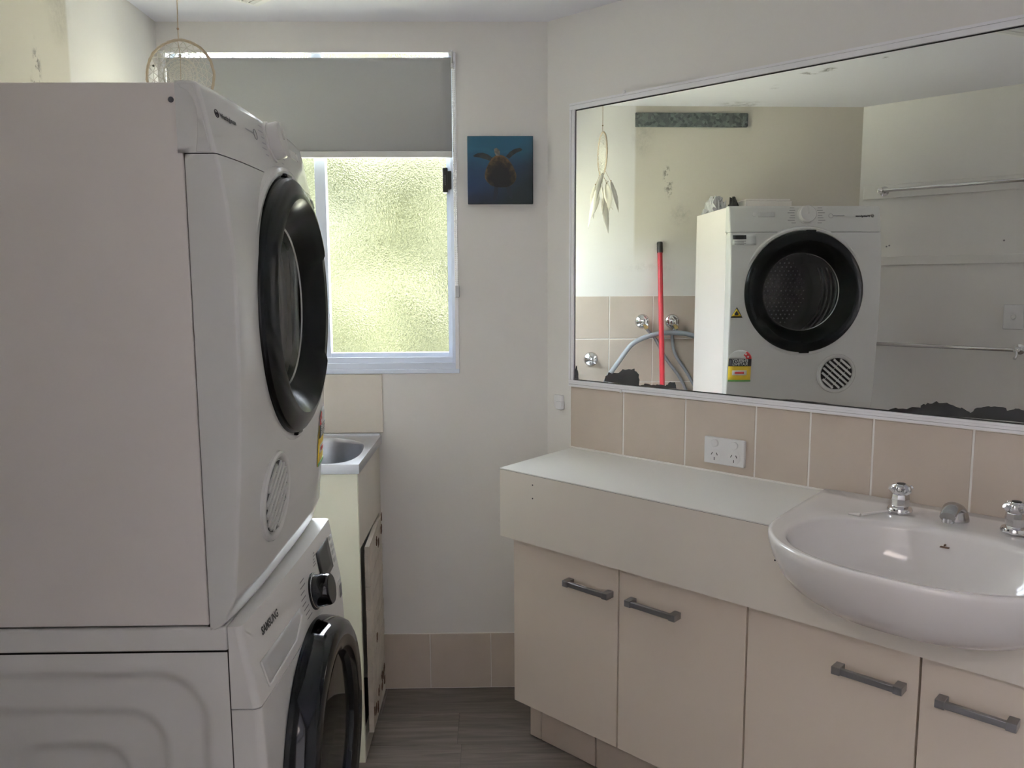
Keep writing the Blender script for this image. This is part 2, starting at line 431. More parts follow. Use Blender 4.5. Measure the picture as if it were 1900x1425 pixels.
# door lining of the doorway
mb = MB(W)
for a in (DS0, DS1 - 0.02): mb.box(a, a + 0.02, DIAG - 0.008, DIAG + WT + 0.008, 0, DZ)
mb.box(DS0, DS1, DIAG - 0.008, DIAG + WT + 0.008, DZ - 0.02, DZ)
struct('trim_1', mb, M['paint'])

# tiles as pieces of the walls
def tile_piece(parent, x0, x1, z0, z1, fn, m_, depth=0.0065, gap=0.0020, name='tile'):
    mb = MB(fn); g = gap
    e = 0.0015
    vs = [(x0 + g, 0, z0 + g), (x1 - g, 0, z0 + g), (x1 - g, 0, z1 - g), (x0 + g, 0, z1 - g)]
    v2 = [(a, depth - e, c) for a, _, c in vs]
    v3 = [(x0 + g + e, depth, z0 + g + e), (x1 - g - e, depth, z0 + g + e), (x1 - g - e, depth, z1 - g - e), (x0 + g + e, depth, z1 - g - e)]
    fs = [(8, 9, 10, 11)]
    for i in range(4):
        j = (i + 1) % 4
        fs += [(i, j, 4 + j, 4 + i), (4 + i, 4 + j, 8 + j, 8 + i)]
    mb.add(vs + v2 + v3, fs)
    return mb.build(name, m_, parent)
# mirror wall splashback
fnR = lambda s, d, z: W(s, d, z)
js = [0.1, 0.305, 0.518, 0.731, 0.878, 1.032, 1.246, 1.46, 1.674]
mb = MB(fnR); mb.box(js[0], js[-1], 0, 0.0052, 0.846, 1.045); mb.build('grout_bed', M['grout'], wall_right)
for a, b_ in zip(js, js[1:]): tile_piece(wall_right, a, b_, 0.8495, 1.0445, fnR, M['tile'])
# bead of sealant along the bench
mb = MB(fnR); mb.tube([(0.1, 0.008, 0.8485), (0.92, 0.008, 0.8485)], 0.0028, 6); mb.build('sealant', M['grout'], wall_right)
# back wall skirting tiles
fnB = lambda x, d, z: Vector((x, D - d, z))
mb = MB(fnB); mb.box(-0.40, XC, 0, 0.0045, 0, 0.1955); mb.build('grout_bed', M['grout'], wall_back)
for a, b_ in zip([-0.442, -0.237, -0.032, XC - 0.006], [-0.237, -0.032, XC - 0.006]): tile_piece(wall_back, max(a, -0.398), b_, 0.001, 0.195, fnB, M['tile'], gap=0.001)
# tub splash tiles on back wall
mb = MB(fnB); mb.box(-1.044, -0.376, 0, 0.0035, 0.884, 1.078); mb.build('grout_bed', M['grout'], wall_back)
for a, b_ in zip([-1.04, -0.994, -0.788, -0.583], [-0.994, -0.788, -0.583, -0.376]): tile_piece(wall_back, a, b_, 0.885, 1.079, fnB, M['tile_pale'], gap=0.001)
# left wall tiles, rows above the tub
fnL = lambda y_, d, z: Vector((XL + d, y_, z))
ys = [1.36, 1.571, 1.777, 1.984, 2.192, 2.398, 2.60]
zs = [0.29, 0.492, 0.695, 0.897, 1.104, 1.306]
mb = MB(fnL); mb.box(ys[0], ys[-1], 0, 0.0045, zs[0], zs[-1]); mb.build('grout_bed', M['grout'], wall_left)
for a, b_ in zip(ys, ys[1:]):
    for c, d_ in zip(zs, zs[1:]):
        tile_piece(wall_left, a, b_, c, d_, fnL, M['tile'])

# ------------------------------------------------------------------ window
win = bpy.data.objects.new('window_1', None); C.objects.link(win); win['kind'] = 'structure'
win.location = ((WX0 + WX1) / 2, D, WZ0); ROOT[win] = Matrix.Translation(Vector(win.location))
win['label'] = 'white aluminium sliding window with frosted yellow-green glass above the tub'
def frame_rect(mb, x0, x1, z0, z1, y0, y1, w, wb_=None, wt=None):
    wb_ = wb_ or w; wt = wt or w
    mb.box(x0, x0 + w, y0, y1, z0, z1); mb.box(x1 - w, x1, y0, y1, z0, z1)
    mb.box(x0 + w, x1 - w, y0, y1, z0, z0 + wb_); mb.box(x0 + w, x1 - w, y0, y1, z1 - wt, z1)
mb = MB(); frame_rect(mb, WX0, WX1, WZ0, WZT, D + 0.012, D + 0.085, 0.014)
mb.box(WX0, WX1, D - 0.004, D + 0.014, WZ0 + 0.0, WZ0 + 0.014)
fr = mb.build('window_frame', M['alu_blue'], win, bevel=0.0012)
mb = MB(); mb.box(WX0, WX1, D - 0.003, D + 0.009, WZ1 - 0.003, WZ1); mb.build('head_trim', M['alu'], win)
mb = MB(); mb.box(WX1 - 0.012, WX1, D - 0.003, D + 0.014, WZ0, WZ1 - 0.003); mb.build('jamb_trim', M['alu'], win, bevel=0.001)
mb = MB(); mb.box(WX0, WX0 + 0.012, D - 0.003, D + 0.014, WZ0, WZ1 - 0.003); mb.build('jamb_trim', M['alu'], win, bevel=0.001)
mb = MB(); mb.box(WX0 + 0.012, WX1 - 0.012, D + 0.0, D + 0.03, WZ0 + 0.014, WZ0 + 0.034); mb.box(WX0 + 0.012, WX1 - 0.012, D + 0.008, D + 0.03, WZ0 + 0.034, WZ0 + 0.052)
mb.build('sliding_track', M['alu_blue'], win, bevel=0.001)
mb = MB(); mb.box(WX1 - 0.022, WX1 - 0.012, D + 0.004, D + 0.03, WZ0 + 0.034, WZT - 0.014); mb.build('side_track', M['alu_blue'], win, bevel=0.001)
# sliding sash (right, nearer) and fixed pane (left)
SX0, SX1 = -0.578, -0.148
mb = MB(); frame_rect(mb, SX0, SX1, WZ0 + 0.05, WZT - 0.014, D + 0.022, D + 0.046, 0.013, 0.016, 0.012); mb.box(SX0, SX0 + 0.034, D + 0.018, D + 0.05, WZ0 + 0.05, WZT - 0.014)
sash = mb.build('sliding_sash', M['alu_blue'], win, bevel=0.001)
mb = MB(); mb.box(SX0 + 0.03, SX1 - 0.01, D + 0.032, D + 0.036, WZ0 + 0.06, WZT - 0.024)
mb.build('pane', M['frosted'], sash)
mb = MB(); frame_rect(mb, WX0 + 0.012, SX0 + 0.02, WZ0 + 0.03, WZT - 0.014, D + 0.056, D + 0.08, 0.02, 0.03, 0.012)
fs_ = mb.build('fixed_sash', M['alu_blue'], win, bevel=0.001)
mb = MB(); mb.box(WX0 + 0.03, SX0 + 0.004, D + 0.066, D + 0.070, WZ0 + 0.055, WZT - 0.024)
mb.build('pane', M['frosted'], fs_)
# black latch on the sash stile
mb = MB(); mb.box(-0.171, -0.1555, D - 0.004, D + 0.03, 1.655, 1.731); mb.box(-0.157, -0.144, D - 0.001, D + 0.028, 1.665, 1.721)
latch = mb.build('latch', M['black_satin'], win, bevel=0.001); latch['label'] = 'black window latch'
mb = MB()
for i in range(5): mb.box(-0.1645, -0.1625, D - 0.0046, D - 0.0036, 1.677 + i * 0.0065, 1.6815 + i * 0.0065)
mb.build('latch_print', M['ink_grey'], latch)
# outside
mb = MB(); mb.box(-45, 45, D + 0.15, 45, -2.6, -2.5); g = struct('ground', mb, M['lawn'])
mb = MB()
rnd = random.Random(3)
hn = {}
def hedge_pt(i, j):
    k = (i, j)
    if k not in hn: hn[k] = rnd.uniform(-0.16, 0.16)
    z = -2.55 + j * 0.34
    return Vector((-30 + i * 0.5, 17 + 0.8 * math.sin(i * 0.23) + max(0, z - 5) * 0.7 + 3 * hn[k], z + (1.4 * math.sin(i * 0.61) + 6 * hn.get((i - 1, j), 0)) * (j / 26) ** 2))
mb.grid(hedge_pt, list(range(120)), list(range(27)))
hedge = mb.build('hedge', M['leaf'], solid=0.3); tag(hedge, 'sunlit yellow-green foliage blurred behind the frosted window', 'hedge', kind='stuff')

# ------------------------------------------------------------------ roller blind
rb = thing('roller_blind', 'grey roller blind pulled halfway down over the window', 'blind', ((WX0 + WX1) / 2, D - 0.012, 1.76))
BX0, BX1 = WX0 + 0.018, -0.139
mb = MB()
prof = [(D - 0.014 , 1.778), (D - 0.014, 2.046)]
for k in range(7):
    a = PI - k * PI / 7; prof.append((D + 0.004 + 0.018 * math.cos(a), 2.046 + 0.018 * math.sin(a)))
us = [BX0 + (BX1 - BX0) * i / 24 for i in range(25)]
mb.grid(lambda x, t: Vector((x, prof[t][0] + 0.0012 * math.sin(x * 9), prof[t][1])), us, list(range(len(prof))))
mb.build('fabric', M['blind'], rb, smooth=True, solid=0.0008)
mb = MB(); mb.tube([(BX0 + 0.002, D + 0.004, 2.046), (BX1 - 0.002, D + 0.004, 2.046)], 0.0165, 16); mb.build('tube', M['blind_rail'], rb, smooth=True)
mb = MB(); mb.box(BX0, BX1, D - 0.020, D - 0.008, 1.760, 1.780); mb.build('bottom_rail', M['blind_rail'], rb, bevel=0.003)
for x in (BX0 - 0.004, BX1 + 0.003):
    mb = MB(); mb.box(x - 0.003, x + 0.003, D - 0.028, D + 0.012, 2.028, 2.079); mb.box(x - 0.010, x + 0.003, D - 0.026, D + 0.012, 2.070, 2.079)
    mb.build('bracket', M['plastic_white'], rb, bevel=0.001)
mb = MB(); mb.box(BX1 + 0.001, BX1 + 0.007, D - 0.029, D - 0.024, 2.040, 2.075); mb.build('chain_guard', M['plastic_clear'], rb, bevel=0.001)
mb = MB()
for dx in (0.003, 0.009):
    for k in range(105):
        z = 2.045 - k * 0.0065
        c = Vector((BX1 + dx + 0.004 * (2.045 - z), D - 0.022, z)); r = 0.0021
        mb.add([c + Vector(q) * r for q in ((1, 0, 0), (-1, 0, 0), (0, 1, 0), (0, -1, 0), (0, 0, 1.2), (0, 0, -1.2))],
               [(0, 2, 4), (2, 1, 4), (1, 3, 4), (3, 0, 4), (2, 0, 5), (1, 2, 5), (3, 1, 5), (0, 3, 5)])
ch = mb.build('bead_chain', M['plastic_white'], rb); ch['kind'] = 'stuff'
mb = MB(); mb.box(BX1 + 0.004, BX1 + 0.017, D - 0.02, D - 0.0, 1.325, 1.362); mb.build('chain_tensioner', M['plastic_clear'], rb, bevel=0.002)

# ------------------------------------------------------------------ turtle canvas
px0, px1, pz0, pz1 = -0.0920, 0.1135, 1.617, 1.824
pic = thing('canvas_picture', 'small square canvas print of a sea turtle in blue water', 'picture', ((px0 + px1) / 2, D, pz0))
mt, nt, b = nodes('underwater_print'); L = nt.links.new
tc = nt.nodes.new('ShaderNodeTexCoord'); sp = nt.nodes.new('ShaderNodeSeparateXYZ'); L(tc.outputs['Generated'], sp.inputs[0])
n = nt.nodes.new('ShaderNodeTexNoise'); n.inputs['Scale'].default_value = 14; n.inputs['Detail'].default_value = 4; L(tc.outputs['Object'], n.inputs['Vector'])
ma = nt.nodes.new('ShaderNodeMath'); ma.operation = 'MULTIPLY_ADD'; L(n.outputs['Fac'], ma.inputs[0]); ma.inputs[1].default_value = 0.35; L(sp.outputs['Z'], ma.inputs[2])
rp = nt.nodes.new('ShaderNodeValToRGB'); cr = rp.color_ramp
cr.elements[0].position = 0.12; cr.elements[0].color = (0.003, 0.008, 0.028, 1)
cr.elements[1].position = 1.1; cr.elements[1].color = (0.006, 0.075, 0.13, 1)
for p_, c_ in ((0.35, (0.005, 0.025, 0.075, 1)), (0.7, (0.005, 0.035, 0.085, 1)), (0.98, (0.008, 0.085, 0.14, 1))):
    e = cr.elements.new(p_); e.color = c_
L(ma.outputs[0], rp.inputs[0])
mx = nt.nodes.new('ShaderNodeMix'); mx.data_type = 'RGBA'; mr = nt.nodes.new('ShaderNodeMapRange'); mr.inputs[1].default_value = 0.9; mr.inputs[2].default_value = 1.6
ad = nt.nodes.new('ShaderNodeMath'); ad.operation = 'SUBTRACT'; ad.inputs[0].default_value = 1.0; L(sp.outputs['Z'], ad.inputs[1])
a2 = nt.nodes.new('ShaderNodeMath'); a2.operation = 'ADD'; L(ad.outputs[0], a2.inputs[0]); L(sp.outputs['X'], a2.inputs[1]); L(a2.outputs[0], mr.inputs[0])
L(mr.outputs[0], mx.inputs[0]); L(rp.outputs[0], mx.inputs[6]); mx.inputs[7].default_value = (0.003, 0.012, 0.014, 1)
L(mx.outputs[2], b.inputs['Base Color']); b.inputs['Roughness'].default_value = 0.45
M['water'] = mt
mt, nt, b = nodes('turtle_shell_print'); L = nt.links.new
tc = nt.nodes.new('ShaderNodeTexCoord'); sp = nt.nodes.new('ShaderNodeSeparateXYZ'); L(tc.outputs['Generated'], sp.inputs[0])
n = nt.nodes.new('ShaderNodeTexNoise'); n.inputs['Scale'].default_value = 60; n.inputs['Detail'].default_value = 5; L(tc.outputs['Object'], n.inputs['Vector'])
su = nt.nodes.new('ShaderNodeVectorMath'); su.operation = 'SUBTRACT'; L(tc.outputs['Generated'], su.inputs[0]); su.inputs[1].default_value = (0.5, 0.5, 0.33)
dv = nt.nodes.new('ShaderNodeVectorMath'); dv.operation = 'DIVIDE'; L(su.outputs[0], dv.inputs[0]); dv.inputs[1].default_value = (0.50, 5, 0.62)
ln = nt.nodes.new('ShaderNodeVectorMath'); ln.operation = 'LENGTH'; L(dv.outputs[0], ln.inputs[0])
ma = nt.nodes.new('ShaderNodeMath'); ma.operation = 'MULTIPLY_ADD'; L(n.outputs['Fac'], ma.inputs[0]); ma.inputs[1].default_value = 0.9; L(ln.outputs['Value'], ma.inputs[2])
rp = nt.nodes.new('ShaderNodeValToRGB'); cr = rp.color_ramp
cr.elements[0].position = 0.62; cr.elements[0].color = (0.004, 0.004, 0.004, 1); cr.elements[1].position = 1.0; cr.elements[1].color = (0.15, 0.085, 0.03, 1)
e = cr.elements.new(0.78); e.color = (0.03, 0.018, 0.007, 1)
sc_ = nt.nodes.new('ShaderNodeMath'); sc_.operation = 'MULTIPLY'; sc_.inputs[1].default_value = 0.62; L(ma.outputs[0], sc_.inputs[0])
L(sc_.outputs[0], rp.inputs[0]); L(rp.outputs[0], b.inputs['Base Color']); b.inputs['Roughness'].default_value = 0.5
M['shell'] = mt
M['flipper'] = mat('turtle_flipper_print', (0.018, 0.022, 0.02), 0.5, var=0.5, vscale=60)
M['flipper_tail'] = mat('turtle_tail_print', (0.008, 0.014, 0.025), 0.5)
M['turtle_head'] = mat('turtle_head_print', (0.16, 0.15, 0.12), 0.5, var=0.7, vscale=70)
mb = MB(); mb.box(px0, px1, D - 0.022, D - 0.001, pz0, pz1); mb.build('canvas', M['water'], pic, bevel=0.0015)
PW, PH = px1 - px0, pz1 - pz0
def pic_shape(name, pts, m_, lift, parent):
    y0 = D - 0.0220; mb = MB()
    q = [(px0 + PW * a, pz1 - PH * c) for a, c in pts]
    mb.prism(q, lambda a, c: (a, y0 + 0.0004, c), lambda a, c: (a, y0 - lift, c))
    return mb.build(name, m_, parent)
def ell(cx, cy, rx, ry, n=28, pw_=1.0):
    return [(cx + rx * math.cos(2 * PI * i / n), cy + ry * math.sin(2 * PI * i / n)) for i in range(n)]
turtle = pic_shape('turtle_shell', [(0.50, 0.275), (0.56, 0.295), (0.62, 0.34), (0.68, 0.42), (0.725, 0.51), (0.745, 0.58), (0.735, 0.65), (0.70, 0.70), (0.65, 0.735), (0.58, 0.755), (0.50, 0.76),
    (0.42, 0.75), (0.35, 0.725), (0.295, 0.67), (0.265, 0.62), (0.262, 0.56), (0.285, 0.48), (0.325, 0.40), (0.37, 0.33), (0.43, 0.285)], M['shell'], 0.0010, pic)
pic_shape('turtle_flipper', [(0.09, 0.285), (0.16, 0.25), (0.24, 0.245), (0.31, 0.27), (0.385, 0.32), (0.345, 0.365), (0.27, 0.34), (0.18, 0.315), (0.10, 0.305)], M['flipper'], 0.0007, pic)
pic_shape('turtle_flipper', [(0.585, 0.30), (0.65, 0.23), (0.72, 0.19), (0.80, 0.175), (0.84, 0.195), (0.82, 0.22), (0.75, 0.245), (0.69, 0.285), (0.635, 0.335)], M['flipper'], 0.0007, pic)
pic_shape('turtle_head', [(0.405, 0.19), (0.445, 0.175), (0.485, 0.205), (0.50, 0.25), (0.49, 0.29), (0.44, 0.29), (0.415, 0.25)], M['turtle_head'], 0.0012, pic)
pic_shape('turtle_hind_flipper', [(0.41, 0.74), (0.47, 0.75), (0.465, 0.85), (0.43, 0.95), (0.385, 0.96), (0.395, 0.85)], M['flipper_tail'], 0.0006, pic)
pic_shape('turtle_hind_flipper', [(0.58, 0.75), (0.645, 0.735), (0.67, 0.83), (0.69, 0.93), (0.65, 0.91), (0.61, 0.84)], M['flipper_tail'], 0.0006, pic)

# ------------------------------------------------------------------ mirror
mir = thing('wall_mirror', 'wide wall mirror in a white frame with black tarnish along the bottom', 'mirror', W(0.88, 0, 1.045), -PHI)
MS0, MS1, MZ0, MZ1 = 0.100, 1.672, 1.0455, 1.908; FWD = 0.0205
def strip(name, pts4):
    mb = MB(W)
    # a grooved section: outer thick lip and thinner inner lip
    (a0, a1, c0, c1, hor, flip) = pts4
    n_ = 3
    for k in range(n_):
        d0, d1 = k / n_, (k + 1) / n_
        dep = (0.016, 0.0145, 0.017)[k]
        if flip: d0, d1 = 1 - d1, 1 - d0
        if hor: mb.box(a0, a1, 0.0, dep, c0 + (c1 - c0) * d0 + 0.0003, c0 + (c1 - c0) * d1 - 0.0003)
        else: mb.box(a0 + (a1 - a0) * d0 + 0.0003, a0 + (a1 - a0) * d1 - 0.0003, 0.0, dep, c0, c1)
    mb.build(name, M['alu'], mir)
strip('frame_rail', (MS0, MS1, MZ1 - FWD, MZ1, True, True)); strip('frame_rail', (MS0, MS1, MZ0, MZ0 + FWD, True, False))
strip('frame_stile', (MS0, MS0 + FWD, MZ0 + FWD, MZ1 - FWD, False, False)); strip('frame_stile', (MS1 - FWD, MS1, MZ0 + FWD, MZ1 - FWD, False, True))
mb = MB(W); g0 = MS0 + FWD + 0.0035; g1 = MS1 - FWD - 0.0035; h0 = MZ0 + FWD + 0.003; h1 = MZ1 - FWD - 0.0035
mb.box(g0, g1, 0.006, 0.012, h0, h1); glass = mb.build('mirror_glass', M['mirror'], mir)
mb = MB(W); mb.box(MS0 + FWD, MS1 - FWD, 0.001, 0.0112, MZ0 + FWD, MZ1 - FWD); mb.build('backing_edge', M['black_matt'], mir)
def blob(pts, jitter, seed, sub=4):
    r = random.Random(seed); o = []
    for i in range(len(pts)):
        a, b_ = pts[i], pts[(i + 1) % len(pts)]
        for k in range(sub):
            t = k / sub; o.append((a[0] + (b_[0] - a[0]) * t + r.uniform(-jitter, jitter), a[1] + (b_[1] - a[1]) * t + r.uniform(-jitter, jitter)))
    return o
def patch(pts, seed, j=0.0022):
    mb = MB(); mb.prism(blob(pts, j, seed), lambda s, z: W(s, 0.0115, max(z, h0)), lambda s, z: W(s, 0.0125, max(z, h0)))
    mb.build('tarnish_patch', M['tarnish'], mir)
patch([(0.235, h0), (0.243, 1.088), (0.255, 1.098), (0.292, 1.101), (0.306, 1.113), (0.345, 1.116), (0.362, 1.100), (0.365, h0)], 1)
patch([(g0, h0), (g0, 1.100), (g0 + 0.006, 1.112), (g0 + 0.012, 1.090), (g0 + 0.014, h0)], 2, 0.0012)
patch([(0.37, h0), (0.39, 1.077), (0.41, 1.073), (0.43, 1.078), (0.455, 1.074), (0.468, 1.088), (0.485, 1.087), (0.49, h0)], 3, 0.0016)
patch([(1.06, h0), (1.085, 1.076), (1.13, 1.080), (1.143, 1.092), (1.165, 1.098), (1.195, 1.096), (1.222, 1.090), (1.237, 1.082), (1.256, 1.097), (1.285, 1.100), (1.31, 1.094), (1.335, 1.099), (1.39, 1.094), (1.44, 1.100), (1.50, 1.084), (1.56, 1.076), (1.58, h0)], 4, 0.003)
patch([(0.80, h0), (0.83, 1.0715), (0.90, 1.071), (0.96, h0)], 5, 0.0008)
for s, z in ((0.302, 1.9105), (0.302, 1.0475)):
    mb = MB(W); mb.lathe([(0.0055, 0), (0.0055, 0.003), (0.004, 0.005)], (s, 0.015, z), (0, 1, 0), 12)
    mb.build('fixing_clip', M['plastic_white'], mir, smooth=True)

# small white plate beside the mirror
mb = MB(W); mb.box(0.034, 0.068, 0, 0.010, 0.972, 1.012); mb.box(0.046, 0.071, 0.0, 0.016, 0.966, 0.992)
tag(mb.build('wall_catch', M['plastic_white'], bevel=0.002), 'small pale plastic catch stuck on the wall left of the tiles', 'wall catch')

# ------------------------------------------------------------------ double power outlet
go = thing('power_outlet', 'white double power outlet on the beige splashback tiles', 'power outlet', W(0.6465, 0.007, 0.873), -PHI)
mb = MB(W); mb.box(0.5865, 0.7065, 0.006, 0.0185, 0.8735, 0.9475); plate = mb.build('plate', M['plastic_white'], go, bevel=0.003, seg=3)
for s in (0.620, 0.678):
    mb = MB(W); mb.lathe([(0.0105, 0), (0.0105, 0.0055), (0.009, 0.0068)], (s, 0.018, 0.932), (0, 1, 0), 20); mb.build('switch', M['plastic_white'], go, smooth=True)
    mb = MB(W); mb.lathe([(0.0185, 0), (0.0185, 0.0007), (0.0178, 0.001)], (s - 0.001, 0.0183, 0.898), (0, 1, 0), 28)
    sk = mb.build('socket', M['plastic_white'], go, smooth=True)
    for (dx, dz, an) in ((-0.0075, 0.004, 0.52), (0.0075, 0.004, -0.52), (0, -0.0095, 0)):
        mb = MB(W)
        ca, sa = math.cos(an), math.sin(an); hw, hh = 0.0011, 0.0040
        q = [(s - 0.001 + dx + a * ca + c * sa, 0.898 + dz - a * sa + c * ca) for a, c in ((-hw, -hh), (hw, -hh), (hw, hh), (-hw, hh))]
        mb.prism(q, lambda a, c: (a, 0.0185, c), lambda a, c: (a, 0.0196, c)); mb.build('slot', M['ink'], sk)

# ------------------------------------------------------------------ vanity
VZ = 0.8466; VS0, VS1 = 0.132, 1.632; VO = 0.364; BC = 1.243   # basin centre along the wall
vt = thing('benchtop', 'pale laminate vanity benchtop with a deep cream fascia under the mirror', 'benchtop', W(0.88, 0.2, 0.647), -PHI)
mb = MB(W)
polyL = [(0.103, 0.0), (0.932, 0.0), (0.940, 0.10), (0.955, 0.25), (0.972, VO), (VS0, VO)]
mb.prism(polyL, lambda s, o: (s, o, VZ - 0.003), lambda s, o: (s, o, VZ))
polyR = [(2 * BC - 0.932, 0.0), (VS1, 0.0), (VS1, VO), (2 * BC - 0.972, VO), (2 * BC - 0.955, 0.25), (2 * BC - 0.940, 0.10)]
mb.prism(polyR, lambda s, o: (s, o, VZ - 0.003), lambda s, o: (s, o, VZ))
for P__ in (polyL, polyR): mb.prism([(a, min(b_, VO - 0.019)) for a, b_ in P__], lambda s, o: (s, o, VZ - 0.022), lambda s, o: (s, o, VZ - 0.003))
mb.build('worktop', M['bench'], vt)
mb = MB(W)
# fascia with the basin cut-out
z0 = 0.647
arc = [(0.972, VZ - 0.0032)] + [(BC - 0.268 * math.cos(a), 0.80 - 0.10 * math.sin(a)) for a in [PI * k / 14 for k in range(15)]] + [(2 * BC - 0.972, VZ - 0.0032)]
for (a, c) in zip(arc, arc[1:]):
    mb.add([(a[0], VO - 0.018, z0), (c[0], VO - 0.018, z0), (c[0], VO - 0.018, c[1]), (a[0], VO - 0.018, a[1]), (a[0], VO, z0), (c[0], VO, z0), (c[0], VO, c[1]), (a[0], VO, a[1])],
           [(0, 1, 2, 3), (4, 5, 6, 7), (0, 1, 5, 4), (3, 2, 6, 7)])
mb.box(VS0, 0.972, VO - 0.018, VO, z0, VZ - 0.0032); mb.box(2 * BC - 0.972, VS1, VO - 0.018, VO, z0, VZ - 0.0032)
mb.box(VS0, VS0 + 0.016, 0.02, VO - 0.018, z0, VZ - 0.022); mb.box(VS1 - 0.016, VS1, 0.02, VO - 0.018, z0, VZ - 0.022)
mb.build('fascia', M['fascia'], vt)
mb = MB(W); mb.box(VS0, 0.972, VO - 0.002, VO + 0.0003, VZ - 0.0036, VZ - 0.0029); mb.build('edge_line', M['seam'], vt)
for s, z in ((0.257, 0.817), (0.257, 0.779), (0.961, 0.770)):
    mb = MB(W); mb.lathe([(0.0022, -0.002), (0.0022, 0.0004)], (s, VO, z), (0, 1, 0), 10); mb.build('screw_hole', M['ink'], vt)

vc = thing('vanity_cabinet', 'cream vanity cabinet with four flat doors on a tiled plinth', 'cabinet', W(0.88, 0.16, 0), -PHI)
mb = MB(W)
mb.box(0.152, 1.62, 0.0, 0.308, 0.137, 0.155)
for s in (0.152, 0.515, 0.876, 1.246, 1.604): mb.box(s, s + 0.016, 0.0, 0.308, 0.155, 0.644)
mb.box(0.152, 1.62, 0.0, 0.012, 0.155, 0.644)
mb.box(0.152, 1.62, 0.28, 0.308, 0.625, 0.644)
mb.build('carcass', M['cream'], vc)
mb = MB(W); mb.box(0.165, 1.605, 0.02, 0.258, 0.0, 0.137); plinth = mb.build('plinth', M['grout'], vc)
tj = [0.157, 0.203, 0.407, 0.612, 0.817, 1.022, 1.227, 1.432, 1.61]
for a, b_ in zip(tj, tj[1:]): tile_piece(plinth, a, b_, 0.001, 0.137, lambda s, d, z: W(s, 0.260 + d, z), M['tile'], name='tile')
mb = MB(); 
dj = [0.152, 0.5245, 0.884, 1.254, 1.624]
hs = [(0.360, 0.508), (0.564, 0.710), (1.091, 1.230), (1.291, 1.427)]
for i, (a, b_) in enumerate(zip(dj, dj[1:])):
    mb = MB(W); mb.box(a + (0.0022 if i else 0), b_ - 0.0022, 0.310, 0.329, 0.138, 0.642)
    d = mb.build('door', M['cream'], vc, bevel=0.0008, seg=1)
    h0_, h1_ = hs[i]; zc_ = 0.561
    mb = MB(W); mb.box(h0_, h1_, 0.348, 0.3585, zc_ - 0.0068, zc_ + 0.0068)
    mb.box(h0_ - 0.001, h0_ + 0.017, 0.329, 0.3600, zc_ - 0.0085, zc_ + 0.0085); mb.box(h1_ - 0.017, h1_ + 0.001, 0.329, 0.3600, zc_ - 0.0085, zc_ + 0.0085)
    h = mb.build('handle', M['handle'], d, bevel=0.0012); h['label'] = 'pewter bar handle'

# ------------------------------------------------------------------ basin
bs = thing('basin', 'white ceramic semi-recessed basin bulging out of the vanity front', 'basin', W(BC, 0.29, 0.69), -PHI)
NA = 96
def outer(th):
    # direction from centre (0, 0.30): ray-march to the outline
    dx, dy = math.cos(th), math.sin(th)
    lo, hi = 0.0, 1.0
    def inside(x, y):
        yy = y + 0.30
        if yy < 0.012: return False
        if yy <= 0.31:
            half = 0.318 - 0.020 * (yy / 0.31) ** 1.5
            if abs(x) > half: return False
            return True
        half = 0.298
        return (abs(x) / half) ** 2.15 + ((yy - 0.31) / 0.258) ** 2.15 <= 1
    for _ in range(40):
        md = (lo + hi) / 2
        if inside(dx * md, dy * md): lo = md
        else: hi = md
    return lo * dx, lo * dy
OUT = [outer(2 * PI * i / NA) for i in range(NA)]
INN = []
for i in range(NA):
    th = 2 * PI * i / NA
    c_, s_ = math.cos(th), math.sin(th)
    ex = 2 / 2.3
    INN.append((0.243 * math.copysign(abs(c_) ** ex, c_), 0.055 + 0.183 * math.copysign(abs(s_) ** ex, s_)))
def ring(src, sc, z, cx=0.0, cy=0.0):
    out = []
    for i, (x, y) in enumerate(src):
        zz = z(x, y) if callable(z) else z
        out.append(W(BC + cx + (x - cx) * sc, 0.30 + cy + (y - cy) * sc, zz))
    return out
def mixring(t, z):
    out = []
    for (a, b_) in zip(OUT, INN):
        x = a[0] * (1 - t) + b_[0] * t; y = a[1] * (1 - t) + b_[1] * t
        zz = z
        # soap recess behind left and right
        if y < -0.09 and 0.10 < abs(x) < 0.29: zz -= 0.006 * math.sin(PI * min(max((abs(x) - 0.10) / 0.19, 0), 1)) * min(1, (-0.09 - y) / 0.05)
        out.append(W(BC + x, 0.30 + y, zz))
    return out
R_ = [ring(OUT, 0.05, 0.706), ring(OUT, 0.28, 0.7065), ring(OUT, 0.46, 0.711), ring(OUT, 0.62, 0.720), ring(OUT, 0.75, 0.735), ring(OUT, 0.85, 0.756), ring(OUT, 0.918, 0.780),
      ring(OUT, 0.966, 0.810), ring(OUT, 0.994, 0.836), ring(OUT, 1.0, 0.848), ring(OUT, 0.997, 0.8545), ring(OUT, 0.985, 0.858), mixring(0.25, 0.8575), mixring(0.6, 0.8555), mixring(0.85, 0.854),
      mixring(0.96, 0.852), ring(INN, 1.0, 0.849, 0, 0.05), ring(INN, 0.975, 0.838, 0, 0.05), ring(INN, 0.945, 0.815, 0, 0.05), ring(INN, 0.89, 0.785, 0, 0.04), ring(INN, 0.80, 0.757, 0, 0.03),
      ring(INN, 0.66, 0.737, 0, 0.02), ring(INN, 0.46, 0.725, 0, 0.02), ring(INN, 0.24, 0.7225, 0, 0.02), ring(INN, 0.08, 0.7215, 0, 0.02)]
mb = MB(); mb.rings(R_, True, True); mb.build('bowl', M['ceramic'], bs, smooth=60)
mb = MB(W); mb.lathe([(0.026, 0), (0.026, 0.003), (0.018, 0.004), (0.016, 0.001)], (BC, 0.33, 0.7215), (0, 0, 1), 24); mb.build('waste', M['chrome'], bs, smooth=True)
